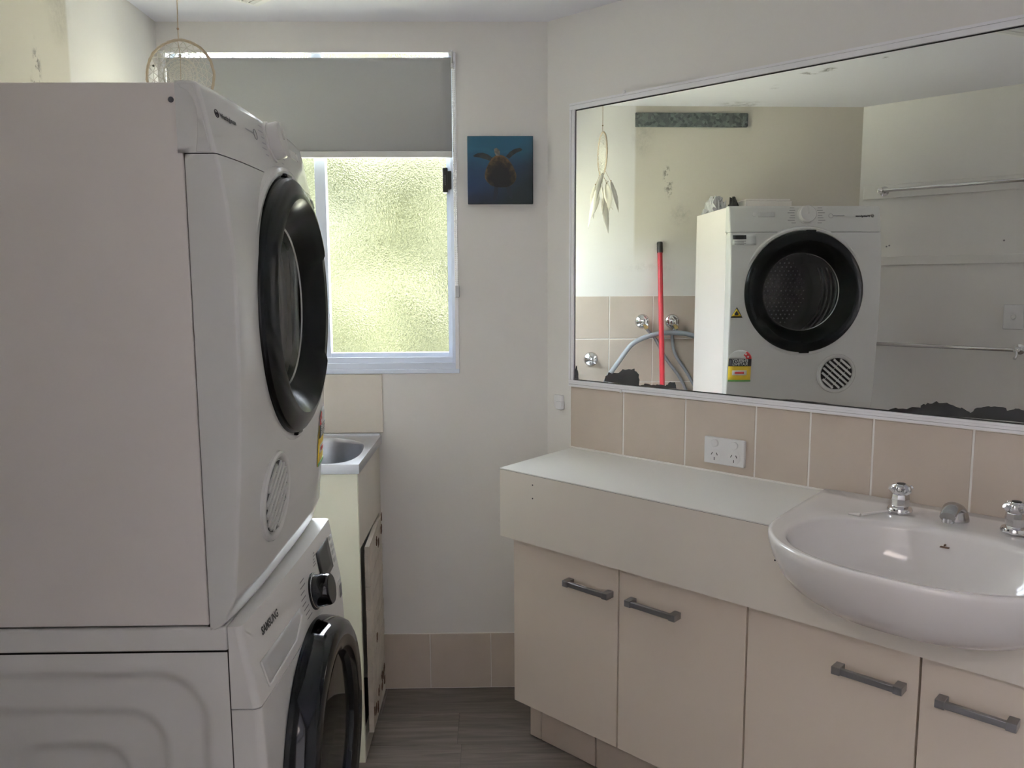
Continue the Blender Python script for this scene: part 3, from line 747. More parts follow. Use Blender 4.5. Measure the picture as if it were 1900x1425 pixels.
# soap tray ridge on the left of the deck
mb = MB(W); mb.tube([(BC - 0.170, 0.185, 0.8545), (BC - 0.125, 0.105, 0.8565)], [0.004, 0.0025], 8); mb.tube([(BC - 0.170, 0.185, 0.8545), (BC - 0.195, 0.188, 0.853)], [0.004, 0.002], 8); mb.build('soap_ridge', M['ceramic'], bs, smooth=True)
# small maker mark on the back of the bowl
mb = MB(W)
def markq(s, z, w_, h_):
    yb = 0.30 + 0.055 - 0.183
    q = [(s - w_, z - h_), (s + w_, z - h_), (s + w_, z + h_), (s - w_, z + h_)]
    return q
zb = lambda z: 0.1795 + (0.838 - z) * 0.30
mb.prism(markq(BC + 0.004, 0.819, 0.0085, 0.0008), lambda s, z: (s, zb(z) - 0.004, z), lambda s, z: (s, zb(z) + 0.0042, z))
mb.prism(markq(BC + 0.004, 0.8235, 0.0015, 0.0013), lambda s, z: (s, zb(z) - 0.004, z), lambda s, z: (s, zb(z) + 0.0042, z))
mb.build('maker_mark', M['rust'], bs)

def basin_tap(s, label):
    t = thing('basin_tap', label, 'tap', W(s, 0.105, 0.857), -PHI, 'pair of chrome basin taps')
    o = (s, 0.105, 0.8565)
    mb = MB(W); mb.lathe([(0.0265, 0), (0.027, 0.004), (0.0245, 0.0095), (0.020, 0.0115)], o, (0, 0, 1), 28); mb.build('flange', M['chrome'], t, smooth=True)
    mb = MB(W); mb.lathe([(0.0165, 0.010), (0.0185, 0.014), (0.0195, 0.030), (0.0185, 0.040), (0.0160, 0.0435)], o, (0, 0, 1), 8); mb.build('body', M['chrome'], t)
    mb = MB(W)
    n_ = 48; prof = []
    for (rb_, z, amp) in ((0.0165, 0.0405, 0.0), (0.0195, 0.046, 0.0025), (0.0200, 0.053, 0.0035), (0.0175, 0.0595, 0.003), (0.0125, 0.0625, 0.001), (0.0118, 0.0638, 0)):
        prof.append([(s + (rb_ + amp * math.cos(4 * 2 * PI * k / n_)) * math.cos(2 * PI * k / n_), 0.105 + (rb_ + amp * math.cos(4 * 2 * PI * k / n_)) * math.sin(2 * PI * k / n_), o[2] + z) for k in range(n_)])
    mb.rings(prof, True, True); mb.build('handle', M['chrome'], t, smooth=True)
    for k in range(4):
        a = PI / 4 + k * PI / 2
        mb = MB(W); mb.tube([(s + 0.015 * math.cos(a), 0.105 + 0.015 * math.sin(a), o[2] + 0.049), (s + 0.0255 * math.cos(a), 0.105 + 0.0255 * math.sin(a), o[2] + 0.056)], [0.006, 0.0048], 8); mb.build('grip', M['chrome'], t, smooth=True)
    mb = MB(W); mb.lathe([(0.0095, 0.062), (0.0090, 0.0650), (0.004, 0.0660)], o, (0, 0, 1), 20); mb.build('cap', M['black_satin'], t, smooth=True)
basin_tap(1.131, 'chrome basin tap nearer the power outlet')
basin_tap(1.355, 'chrome basin tap at the right edge of the picture')
sp_ = thing('basin_spout', 'short worn chrome spout between the two basin taps', 'spout', W(BC, 0.10, 0.857), -PHI)
pts = []; rad = []
for k in range(13):
    t_ = k / 12; a = t_ * PI * 0.62
    pts.append((BC, 0.092 + 0.062 * math.sin(a * 0.95) ** 1 if False else 0.088 + 0.075 * t_, 0.857 + 0.034 * math.sin(PI * (0.12 + 0.70 * t_)) ** 0.8)); rad.append(0.0215 - 0.006 * t_)
mb = MB(W)
rgs = []
for (p_, r) in zip(pts, rad):
    rgs.append([(p_[0] + r * math.cos(2 * PI * k / 20), p_[1], max(p_[2] + r * 0.62 * math.sin(2 * PI * k / 20), 0.8565)) for k in range(20)])
mb.rings(rgs, True, True); mb.build('body', M['chrome_dull'], sp_, smooth=True)
mb = MB(W); mb.lathe([(0.0255, 0), (0.0255, 0.004), (0.0235, 0.012), (0.0205, 0.022), (0.015, 0.029), (0.004, 0.031)], (BC, 0.094, 0.8565), (0, 0, 1), 28); mb.build('base', M['chrome_dull'], sp_, smooth=True)
mb = MB(W); mb.lathe([(0.0115, 0), (0.0125, -0.008), (0.0105, -0.009)], (BC, 0.155, 0.874), (0, 0, 1), 20); mb.build('outlet', M['chrome_dull'], sp_, smooth=True)

# ------------------------------------------------------------------ washing machine
wm = thing('washing_machine', 'white front-loading washing machine with a black door under the dryer', 'washing machine', (-0.70, (YD + YF) / 2, 0))
WXB, WXS = -0.985, -0.432
YC = (YD + YF) / 2
# near side with pressed relief
def side_relief(x, z):
    d = 0.0
    cx = (WXB + WXS) / 2
    for (hx, zt, r, dep) in ((0.243, 0.762, 0.085, 0.012), (0.172, 0.695, 0.075, 0.011), (0.105, 0.630, 0.06, 0.010)):
        zb_ = 0.80 - zt + 0.02; czz = (zt + zb_) / 2; hz = (zt - zb_) / 2
        qx, qz = abs(x - cx) - hx + r, abs(z - czz) - hz + r
        sd = math.hypot(max(qx, 0), max(qz, 0)) + min(max(qx, qz), 0) - r
        t = min(max(-sd / 0.020, 0), 1); d += dep * (t * t * (3 - 2 * t))
    return d
us = [WXB + (WXS - 0.0015 - WXB) * i / 90 for i in range(91)]; vs_ = [0.02 + (0.7915 - 0.02) * i / 110 for i in range(111)]
mb = MB(); mb.grid(lambda x, z: Vector((x, YD + 0.004 + side_relief(x, z), z)), us, vs_); mb.build('side_panel', M['washer_white'], wm, smooth=True)
mb = MB(); mb.grid(lambda x, z: Vector((x, YF - 0.004 - side_relief(x, z), z)), us[::3], vs_[::3]); mb.build('side_panel', M['washer_white'], wm, smooth=True)
mb = MB(); mb.box(WXB, WXS - 0.0015, YD + 0.05, YF - 0.05, 0.02, 0.79); mb.box(WXB - 0.002, WXB + 0.01, YD + 0.004, YF - 0.004, 0.02, 0.79); mb.build('inner_body', M['seam'], wm)
mb = MB(); mb.box(WXB, WXS - 0.0008, YD + 0.004, YF - 0.004, 0.793, ZW - 0.001); mb.build('top_lid', M['washer_white'], wm, bevel=0.004)
def wfront(z, u):
    """front surface x of washer at height z; u = -1..1 across"""
    if z > 0.694: x = -0.410 + (ZW - z) / (ZW - 0.694) * 0.024
    else: x = -0.386 + 0.010 * math.sin(min(1, (0.694 - z) / 0.30) * PI / 2)
    x += 0.006 * (1 - u * u) + 0.008 * (u + 1)
    e = min(1.0, max(0.0, (abs(u) - 0.965) / 0.035)); x -= 0.012 * (1 - math.sqrt(max(0, 1 - e * e)))
    return x
def front_panel(name, z0, z1, m_, parent, keep=None, nz=14, topround=0.0):
    mb = MB()
    uu = [-1 + 2 * i / 60 for i in range(61)]
    uu = sorted(set([u for u in uu if abs(u) < 0.965] + [s * (0.965 + 0.035 * math.sin(PI / 2 * k / 7)) for s in (-1, 1) for k in range(8)]))
    zz = [z0 + (z1 - z0) * i / nz for i in range(nz + 1)]
    h = WD / 2 - 0.004
    mb.grid(lambda u, z: Vector((wfront(z, u), YC + u * h, z)), uu, zz, keep)
    for sgn in (-1, 1):      # side returns
        mb.grid(lambda t, z: Vector((WXS + 0.0005 + (wfront(z, sgn) - WXS) * t, YC + sgn * h, z)), [0, 0.5, 1], zz)
    mb.grid(lambda u, t: Vector((WXS + (wfront(z1, u) - WXS) * t, YC + u * h, z1)), uu, [0, 1])
    mb.grid(lambda u, t: Vector((WXS + (wfront(z0, u) - WXS) * t, YC + u * h, z0)), uu, [0, 1])
    return mb.build(name, m_, parent, smooth=35)
cpan = front_panel('control_panel', 0.6955, ZW - 0.001, M['washer_white'], wm, nz=6)
WDY, WDZ, WDR = 1.525, 0.463, 0.240
hw_ = WD / 2 - 0.004
front_panel('front_panel', 0.02, 0.6935, M['washer_white'], wm, keep=lambda u, z: math.hypot(u * hw_ + YC - WDY, z - WDZ) > 0.205, nz=60)
mb = MB(); mb.box(WXS - 0.01, WXS + 0.02, YD + 0.012, YF - 0.012, 0.02, ZW - 0.004); mb.build('seam_backing', M['seam'], wm)
# door
ax = (1, 0, 0)
wx = -0.370
mb = MB(); mb.lathe([(0.242, -0.004), (0.243, 0.006), (0.240, 0.030), (0.232, 0.047), (0.220, 0.054), (0.185, 0.050), (0.172, 0.044), (0.166, 0.030), (0.160, 0.0), (0.156, -0.03)], (wx, WDY, WDZ), ax, 72, False, False)
wdoor = mb.build('door', M['black_gloss'], wm, smooth=True)
mb = MB(); mb.lathe([(0.168, 0.034), (0.150, 0.037), (0.10, 0.040), (0.04, 0.041), (0.0, 0.041)], (wx, WDY, WDZ), ax, 64, False, False); mb.build('door_glass', M['smoked_dark'], wdoor, smooth=True)
mb = MB(); mb.lathe([(0.165, 0.02), (0.150, -0.02), (0.13, -0.06), (0.09, -0.075), (0.0, -0.08)], (wx, WDY, WDZ), ax, 64, False, False); mb.build('glass_bowl', M['black_gloss'], wdoor, smooth=True)
# drawer
def on_front(y, z, d=0.0): return Vector((wfront(z, (y - YC) / hw_) + d, y, z))
q = [(1.262, 0.757), (1.275, 0.709), (1.430, 0.716), (1.485, 0.742), (1.485, 0.757)]
dr = conform('detergent_drawer', q, on_front, M['washer_shade'], wm, 0.0009)
mb = MB()
for a, c in zip(q[0:3], q[1:4]): mb.tube([on_front(a[0] + (c[0] - a[0]) * k / 6, a[1] + (c[1] - a[1]) * k / 6, 0.002) for k in range(7)], 0.0018, 6)
mb.build('drawer_lip', M['washer_white'], dr, smooth=True)
conform_text('logo_lettering', 'SAMSUNG', 0.0190, 1.292, 0.789, on_front, M['ink'], wm, bold=0.0007, sx=0.95)
# dial
dc = on_front(1.590, 0.748, 0); dn = Vector((0.14, -0.004, 0.024)).normalized()
mb = MB(); mb.lathe([(0.0375, -0.003), (0.0375, 0.003)], dc, dn, 40); dial = mb.build('dial', M['black_matt'], wm, smooth=True)
mb = MB(); mb.lathe([(0.0355, 0.003), (0.0365, 0.0045), (0.0345, 0.006)], dc, dn, 40); mb.build('dial_ring', M['chrome_dull'], dial, smooth=True)
mb = MB(); mb.lathe([(0.0325, 0.002), (0.0335, 0.006), (0.0320, 0.033), (0.0300, 0.037), (0.0, 0.0372)], dc, dn, 40); mb.build('dial_knob', M['black_gloss'], dial, smooth=True)
mb = MB(); mb.lathe([(0.0285, 0.0368), (0.0285, 0.0382), (0.0, 0.0385)], dc, dn, 40); mb.build('dial_face', M['black_satin'], dial, smooth=True)
# programme marks
mb = MB()
def wbar(y0, y1, z, h):
    v = Vector((0, 0, h)); p0 = on_front(y0, z, 0.0007); p1 = on_front(y1, z, 0.0007); mb.add([p0 - v, p1 - v, p1 + v, p0 + v], [(0, 1, 2, 3)])
for k in range(8): wbar(1.500 + abs(k - 3.5) * 0.004, 1.532 + abs(k - 3.5) * 0.005 - (k % 2) * 0.006, 0.720 + k * 0.0105, 0.0014)
for k in range(5): wbar(1.618 + k * 0.004, 1.640 + k * 0.002 - (k % 3) * 0.004, 0.790 + k * 0.0055, 0.0011)
mk = mb.build('programme_marks', M['ink_grey'], wm); mk['kind'] = 'stuff'
conform('display', [(1.652, 0.735), (1.765, 0.738), (1.765, 0.806), (1.652, 0.806)], on_front, M['black_satin'], wm, 0.0012)
for k in range(4): conform('touch_button', [(1.778, 0.742 + k * 0.017), (1.800, 0.742 + k * 0.017), (1.800, 0.751 + k * 0.017), (1.778, 0.751 + k * 0.017)], on_front, M['washer_shade'], wm, 0.0010, 1)
conform('capacity_sticker', [(1.785, 0.655), (1.808, 0.655), (1.808, 0.684), (1.785, 0.684)], on_front, M['ink_grey'], wm, 0.0010)
for x in (-0.93, -0.48):
    for y in (YD + 0.06, YF - 0.06):
        mb = MB(); mb.lathe([(0.022, 0), (0.022, 0.008), (0.012, 0.010), (0.012, 0.022)], (x, y, 0), (0, 0, 1), 16); mb.build('foot', M['black_matt'], wm, smooth=True)

# ------------------------------------------------------------------ dryer
dy = thing('tumble_dryer', 'white vented tumble dryer with a round black door stacked on the washing machine', 'dryer', (-0.65, YC, ZW))
DXB, DXS = -0.889, -0.4572
ZS = 1.5615                                    # control panel seam
DY_, DZ_, DR_ = 1.535, 1.328, 0.237
# body panels (hollow so the drum shows through the door)
tk = 0.006
mb = MB(); mb.box(DXB, DXS - 0.0015, YD, YD + tk, ZW + 0.004, ZD - 0.002); near = mb.build('side_panel', M['appl'], dy, bevel=0.002)
mb = MB(); mb.box(DXB, DXS - 0.0015, YF - tk, YF, ZW + 0.004, ZD - 0.002); mb.build('side_panel', M['appl'], dy, bevel=0.002)
mb = MB(); mb.box(DXB - 0.002, -0.436, YD + tk, YF - tk, ZD - 0.012, ZD - 0.001); mb.build('top_panel', M['appl'], dy, bevel=0.002)
mb = MB(); mb.box(DXB - 0.002, DXB + 0.008, YD + tk, YF - tk, ZW + 0.004, ZD - 0.012); mb.build('back_panel', M['appl'], dy)
mb = MB(); mb.box(DXB, DXS, YD + tk, YF - tk, ZW + 0.004, ZW + 0.010); mb.build('base_panel', M['seam'], dy)
P_ = [(0.829, -0.452), (0.8345, -0.440), (0.845, -0.430), (0.883, -0.4155), (0.952, -0.4085), (1.016, -0.404), (1.071, -0.399), (1.16, -0.3945), (1.249, -0.391), (1.34, -0.390), (1.421, -0.392), (1.49, -0.398), (1.534, -0.4055), (1.5615, -0.411), (1.60, -0.4185), (1.64, -0.427), (1.658, -0.4315), (1.664, -0.437)]
def pz(z):
    for (a, b_) in zip(P_, P_[1:]):
        if z <= b_[0]:
            t = min(max((z - a[0]) / (b_[0] - a[0]), 0), 1); return a[1] + (b_[1] - a[1]) * t
    return P_[-1][1]
hd = WD / 2
def dfront(z, u):
    x = pz(z) + 0.012 * (1 - u ** 4)
    e = min(1.0, max(0.0, (abs(u) - 0.983) / 0.017)); x -= 0.005 * (1 - math.sqrt(max(0, 1 - e * e)))
    return x
def on_dry(y, z, d=0.0): return Vector((dfront(z, (y - YC) / hd) + d, y, z))
def dpanel(name, z0, z1, m_, xback, keep=None, nz=30, hd=hd):
    mb = MB()
    uu = sorted(set([-0.983 + 1.966 * i / 66 for i in range(67)] + [s * (0.983 + 0.017 * math.sin(PI / 2 * k / 9)) for s in (-1, 1) for k in range(1, 10)]))
    zz = sorted(set([z0 + (z1 - z0) * i / nz for i in range(nz + 1)] + [p_[0] for p_ in P_ if z0 < p_[0] < z1]))
    mb.grid(lambda u, z: Vector((dfront(z, u), YC + u * hd, z)), uu, zz, keep)
    for sgn in (-1, 1): mb.grid(lambda t, z: Vector((xback + (dfront(z, sgn) - xback) * t, YC + sgn * hd, z)), [0, 0.5, 1], zz)
    for zz_ in (z0, z1): mb.grid(lambda u, t: Vector((xback + (dfront(zz_, u) - xback) * t, YC + u * hd, zz_)), uu, [0, 1])
    return mb.build(name, m_, dy, smooth=32)
dpanel('front_panel', ZW - 0.004, ZS - 0.0008, M['appl_front'], DXS + 0.0005, keep=lambda u, z: math.hypot(u * hd + YC - DY_, z - DZ_) > 0.222, nz=64)
dcp = dpanel('control_panel', ZS + 0.0008, ZD, M['appl_front'], -0.466, nz=10, hd=hd + 0.0012)
# dark seams behind the joints (fill only the gap)
mb = MB(); mb.box(DXS - 0.004, DXS + 0.006, YD + 0.004, YD + 0.012, ZW, ZD - 0.006); mb.box(DXS - 0.004, DXS + 0.006, YF - 0.012, YF - 0.004, ZW, ZD - 0.006)
mb.box(-0.462, -0.425, YD + 0.004, YF - 0.004, ZS - 0.003, ZS + 0.003); mb.build('seam_backing', M['seam'], dy)
# screw at the top of the side
mb = MB(); mb.lathe([(0.0042, -0.001), (0.0042, 0.0008), (0.002, 0.0012)], (-0.4722, YD, 1.6375), (0, -1, 0), 16); mb.build('screw', M['ink'], near, smooth=True)
# raised lighter pocket on the near side of the control panel
q = [(-0.4615, 1.6600), (-0.4570, 1.6545), (-0.4470, 1.6490), (-0.4415, 1.6417), (-0.4365, 1.6270), (-0.4350, 1.6120), (-0.4360, 1.5910), (-0.4385, 1.5700), (-0.4390, 1.5635), (-0.4175, 1.5635), (-0.4248, 1.6000), (-0.4332, 1.6400), (-0.4390, 1.6600)]
mb = MB(); mb.prism(q, lambda x, z: (x, YD + 0.002, z), lambda x, z: (x, YD - 0.0022, z)); mb.build('side_rib', M['appl_front'], dcp, bevel=0.0008)
# door surround
mb = MB(); xs_ = -0.386
mb.lathe([(0.257, -0.014), (0.254, -0.003), (0.248, 0.001), (0.241, 0.000), (0.2365, -0.006)], (xs_, DY_, DZ_), ax, 96, False, False); mb.build('door_surround', M['appl_front'], dy, smooth=True)
# door ring: outer band, crease, front bevel, sharp lip, funnel to the glass; the lip dips at the finger pull
prof = [(0.236, -0.008), (0.2375, 0.002), (0.236, 0.008), (0.2335, 0.0105), (0.2325, 0.0125), (0.224, 0.0185), (0.212, 0.024), (0.2005, 0.0275), (0.1985, 0.0275), (0.1965, 0.026), (0.182, 0.010), (0.170, -0.004), (0.160, -0.016), (0.154, -0.022), (0.150, -0.035)]
n_ = 120; rgs = []
for (r, h) in prof:
    rg = []
    for k in range(n_):
        a = 2 * PI * k / n_
        dip = 0.0
        if 0.175 < r < 0.215:
            t = abs((a + PI) % (2 * PI) - PI - math.radians(-2)); w_ = min(max((math.radians(33) - t) / math.radians(5), 0), 1); dip = 0.0075 * w_ * w_ * (3 - 2 * w_)
        rg.append(Vector((xs_ + h - dip, DY_ + r * math.cos(a), DZ_ + r * math.sin(a))))
    rgs.append(rg)
mb = MB(); mb.rings(rgs); ddoor = mb.build('door', M['door_black'], dy, smooth=24)
mb = MB(); mb.lathe([(0.1545, -0.0205), (0.1525, -0.0190), (0.1500, -0.0215)], (xs_, DY_, DZ_), ax, 96, False, False); mb.build('inner_trim', M['chrome_dull'], ddoor, smooth=True)
mb = MB(); mb.lathe([(0.1520, -0.021), (0.135, -0.026), (0.10, -0.032), (0.05, -0.036), (0.0, -0.037)], (xs_, DY_, DZ_), ax, 72, False, False); mb.build('door_glass', M['smoked'], ddoor, smooth=True)
# latch nub at top and hinge nub at bottom of ring
for (y, z) in ((DY_ - 0.02, DZ_ + 0.2370), (DY_ - 0.01, DZ_ - 0.2370)):
    mb = MB(); mb.box(xs_ - 0.004, xs_ + 0.008, y - 0.02, y + 0.02, z - 0.004, z + 0.004); mb.build('hinge_cover', M['black_gloss'], ddoor, bevel=0.003)
# drum
mb = MB(); mb.lathe([(0.186, -0.055), (0.215, -0.07), (0.215, -0.40), (0.20, -0.42), (0.0, -0.425)], (xs_, DY_ - 0.015, DZ_), ax, 64, False, False); drum = mb.build('drum', M['drum'], dy, smooth=True)
for k in range(3):
    a = math.radians(20 + 120 * k)
    c = Vector((0, math.cos(a), math.sin(a))); t = Vector((0, -math.sin(a), math.cos(a)))
    o0 = Vector((xs_, DY_ - 0.015, DZ_))
    mb = MB(); mb.prism([(-0.035, 0.214), (0.035, 0.214), (0.012, 0.165), (-0.012, 0.165)], lambda p_, r: o0 + Vector((-0.08, 0, 0)) + c * r + t * p_, lambda p_, r: o0 + Vector((-0.39, 0, 0)) + c * r + t * p_)
    mb.build('drum_vane', M['drum'], drum, bevel=0.004)
for k in range(5):
    mb = MB(); R0 = 0.2135; xk = xs_ - 0.175 - k * 0.042
    mb.tube([(xk, DY_ - 0.015 + R0 * math.cos(2 * PI * i / 48), DZ_ + R0 * math.sin(2 * PI * i / 48)) for i in range(48)], 0.0048, 6, closed=True); mb.build('drum_rib', M['rib_steel'], drum, smooth=True)
mb = MB()
for i in range(-9, 10):
    for j in range(-9, 10):
        y_, z_ = i * 0.02 + (j % 2) * 0.01, j * 0.0175
        if math.hypot(y_, z_) < 0.17: mb.lathe([(0.0045, 0), (0.0035, 0.004), (0.0, 0.005)], (xs_ - 0.425, DY_ - 0.015 + y_, DZ_ + z_), ax, 6, False, False)
hp = mb.build('perforation', M['perf'], drum); hp['kind'] = 'stuff'
# round lint vent
VY, VZ_ = 1.386, 1.003; vx = on_dry(VY, VZ_).x
vn = (on_dry(VY + 0.05, VZ_) - on_dry(VY - 0.05, VZ_)).cross(on_dry(VY, VZ_ + 0.06) - on_dry(VY, VZ_ - 0.06)).normalized()
mb = MB(); vo_ = on_dry(VY, VZ_, 0.0022)
vu = Vector((0, 1, 0)); vu = (vu - vn * vu.dot(vn)).normalized(); vw = vn.cross(vu)
mb.lathe([(0.080, -0.008), (0.079, 0.002), (0.076, 0.005), (0.071, 0.005), (0.066, 0.002), (0.064, -0.002)], vo_, vn, 56, False, False, u=vu); vent = mb.build('lint_vent', M['appl_front'], dy, smooth=True)
mb = MB(); mb.lathe([(0.063, 0.0), (0.063, 0.0012)], vo_, vn, 48, u=vu); mb.build('vent_opening', M['black_matt'], vent)
an = math.radians(40)
da = vu * math.cos(an) + vw * math.sin(an); db = vn.cross(da)
for k in range(-3, 4):
    d_ = k * 0.0172; hl = math.sqrt(max(0, 0.0625 ** 2 - (abs(d_) + 0.004) ** 2))
    mb = MB(); c0 = vo_ + db * d_
    f0 = lambda a, b_, c0=c0: c0 + da * a + db * b_ + vn * 0.0008
    f1 = lambda a, b_, c0=c0: c0 + da * a + db * b_ + vn * 0.0042
    mb.prism([(-hl, -0.0043), (hl, -0.0043), (hl, 0.0043), (-hl, 0.0043)], f0, f1); mb.build('slat', M['appl_front'], vent)
mb = MB(); c0 = vo_
for d_ in (-0.022, 0.022):
    hl = 0.055
    mb.prism([(d_ - 0.0007, -hl), (d_ + 0.0007, -hl), (d_ + 0.0007, hl), (d_ - 0.0007, hl)], lambda a, b_: c0 + da * a + db * b_ + vn * 0.0006, lambda a, b_: c0 + da * a + db * b_ + vn * 0.0030)
cb = mb.build('cross_bar', M['appl_front'], vent); cb['kind'] = 'stuff'
# control panel furniture
pn = (on_dry(YC, 1.60) - on_dry(YC, 1.64)); pup = (on_dry(YC, 1.64) - on_dry(YC, 1.60)).normalized(); pnn = Vector((0, 1, 0)).cross(pup).normalized()
kc = on_dry(1.525, 1.628)
mb = MB(); mb.lathe([(0.037, -0.002), (0.0365, 0.003), (0.034, 0.004)], kc, pnn, 40); knob = mb.build('dial', M['knob_white'], dcp, smooth=True)
mb = MB(); mb.lathe([(0.0335, 0.003), (0.033, 0.020), (0.0305, 0.0235), (0.0, 0.024)], kc, pnn, 40); mb.build('dial_knob', M['knob_white'], knob, smooth=True)
mb = MB(); kr = kc + pnn * 0.024; mb.prism([(-0.003, 0.0), (0.003, 0.0), (0.003, 0.030), (-0.003, 0.030)], lambda a, b_: kr + Vector((0, 1, 0)) * a + pup * b_ - pnn * 0.001, lambda a, b_: kr + Vector((0, 1, 0)) * a + pup * b_ + pnn * 0.002); mb.build('dial_pointer', M['appl_front'], knob)
mb = MB()
def bar(y0, y1, z, h=0.0011):
    p0 = on_dry(y0, z - h, 0.0009); p1 = on_dry(y1, z - h, 0.0009); p2 = on_dry(y1, z + h, 0.0009); p3 = on_dry(y0, z + h, 0.0009); mb.add([p0, p1, p2, p3], [(0, 1, 2, 3)])
for k in range(7):
    z = 1.597 + k * 0.0098; o_ = 0.043 + 0.004 * abs(math.sin(k * 1.3)); l_ = 0.018 + 0.010 * ((k * 5) % 3) / 2
    bar(1.525 + o_, 1.525 + o_ + l_, z); bar(1.525 - o_ - l_, 1.525 - o_, z)
bar(1.66, 1.70, 1.631); bar(1.66, 1.675, 1.624)
bar(1.372, 1.418, 1.6245, 0.0013)
pmk = mb.build('programme_marks', M['ink_grey'], dcp); pmk['kind'] = 'stuff'
mb = MB(); mb.lathe([(0.0085, 0.0), (0.0085, 0.0015), (0.007, 0.002)], on_dry(1.730, 1.630), pnn, 24); mb.build('start_button', M['knob_white'], dcp, smooth=True)
conform('indicator_strip', [(1.652, 1.620), (1.716, 1.620), (1.716, 1.638), (1.652, 1.638)], on_dry, M['washer_shade'], dcp, 0.0007)
# ring mark
mb = MB(); mb.tube([on_dry(1.427 + 0.0085 * math.cos(2 * PI * i / 24), 1.6245 + 0.0085 * math.sin(2 * PI * i / 24), 0.0004) for i in range(24)], 0.0006, 5, closed=True); mb.build('ring_mark', M['ink_grey'], dcp)
conform_text('logo_lettering', 'Westinghouse', 0.0105, 1.266, 1.6205, on_dry, M['ink'], dcp, 0.0012, bold=0.0005)
mb = MB(); mb.tube([on_dry(1.256 + 0.0058 * math.cos(2 * PI * i / 24), 1.6248 + 0.0058 * math.sin(2 * PI * i / 24), 0.0008) for i in range(24)], 0.0006, 5, closed=True)
wp = [(-0.0042, 0.0022), (-0.0022, -0.0022), (0.0, 0.0018), (0.0022, -0.0022), (0.0042, 0.0022)]
mb.tube([on_dry(1.256 + a, 1.6248 + b_, 0.0008) for a, b_ in wp], 0.0006, 5); mb.tube([on_dry(1.256 - 0.003, 1.6248 - 0.0035, 0.0008), on_dry(1.256 + 0.003, 1.6248 - 0.0035, 0.0008)], 0.0006, 5)
mb.build('emblem', M['ink'], dcp)
# stickers
def sticker(name, q, m_, d1=0.0012, parent=dy, label=None, cuts=3):
    o = conform(name, q, on_dry, m_, parent, d1 + 0.0002, cuts)
    if label: o['label'] = label
    return o
R4 = lambda a, b_, c, d_: [(a, c), (b_, c), (b_, d_), (a, d_)]
# the near reading edge of these stickers is toward the far side of the machine
sa = sticker('product_sticker', R4(1.728, 1.820, 1.511, 1.553), M['label_white'], label='white product sticker with a black header')
sticker('sticker_header', R4(1.766, 1.817, 1.534, 1.550), M['ink'], 0.0022, sa)
for k in range(4):
    z = 1.527 - k * 0.0042; sticker('sticker_print', R4(1.768 + (k % 2) * 0.008, 1.812, z - 0.0008, z + 0.0008), M['ink_grey'], 0.0022, sa, cuts=1)
st_ = sticker('warning_triangle', [(1.776, 1.229), (1.822, 1.229), (1.799, 1.271)], M['ink'], label='yellow flammable warning triangle')
sticker('triangle_face', [(1.7815, 1.2348), (1.8185, 1.2348), (1.800, 1.2650)], M['yellow'], 0.0022, st_)
sticker('flame_symbol', [(1.7945, 1.2385), (1.8055, 1.2385), (1.8085, 1.2450), (1.8045, 1.2500), (1.8025, 1.2475), (1.7995, 1.2560), (1.7960, 1.2490), (1.7925, 1.2450)], M['ink'], 0.0032, st_)
es = sticker('energy_label', R4(1.733, 1.822, 0.974, 1.0655), M['yellow'], label='energy rating label with black band and red stars')
sticker('label_arch', [(1.733, 1.0655)] + [(1.7775 - 0.0445 * math.cos(PI * k / 16), 1.0655 + 0.036 * math.sin(PI * k / 16)) for k in range(1, 16)] + [(1.822, 1.0655)], M['label_white'], 0.0012, es)
sticker('label_stars', [(1.7775 - 0.0445 * math.cos(PI * k / 16), 1.0655 + 0.036 * math.sin(PI * k / 16)) for k in range(0, 6)] + [(1.7775 - 0.022 * math.cos(PI * k / 16), 1.0655 + 0.018 * math.sin(PI * k / 16)) for k in range(5, -1, -1)], M['label_red'], 0.0022, es)
for (cy_, cz_) in ((1.7475, 1.074), (1.7565, 1.0845)):
    sticker('star_symbol', [(cy_ + (0.005 if i % 2 == 0 else 0.002) * math.sin(PI * i / 5), cz_ + (0.005 if i % 2 == 0 else 0.002) * math.cos(PI * i / 5)) for i in range(10)], M['label_white'], 0.0032, es, cuts=0)
sticker('label_band', R4(1.733, 1.822, 1.036, 1.0655), M['ink'], 0.0022, es)
conform_text('label_lettering', 'ENERGY', 0.0165, 1.7775, 1.0525, on_dry, M['label_white'], es, 0.0034, 'CENTER', 0.0003)
conform_text('label_lettering', 'RATING', 0.0165, 1.7775, 1.0390, on_dry, M['label_white'], es, 0.0034, 'CENTER', 0.0003)
sticker('label_window', R4(1.749, 1.806, 1.000, 1.019), M['label_white'], 0.0022, es)
sticker('label_figure', R4(1.760, 1.796, 1.0055, 1.0135), M['label_red'], 0.0032, es)
sticker('label_footer', R4(1.733, 1.822, 0.974, 0.981), M['label_green'], 0.0022, es)

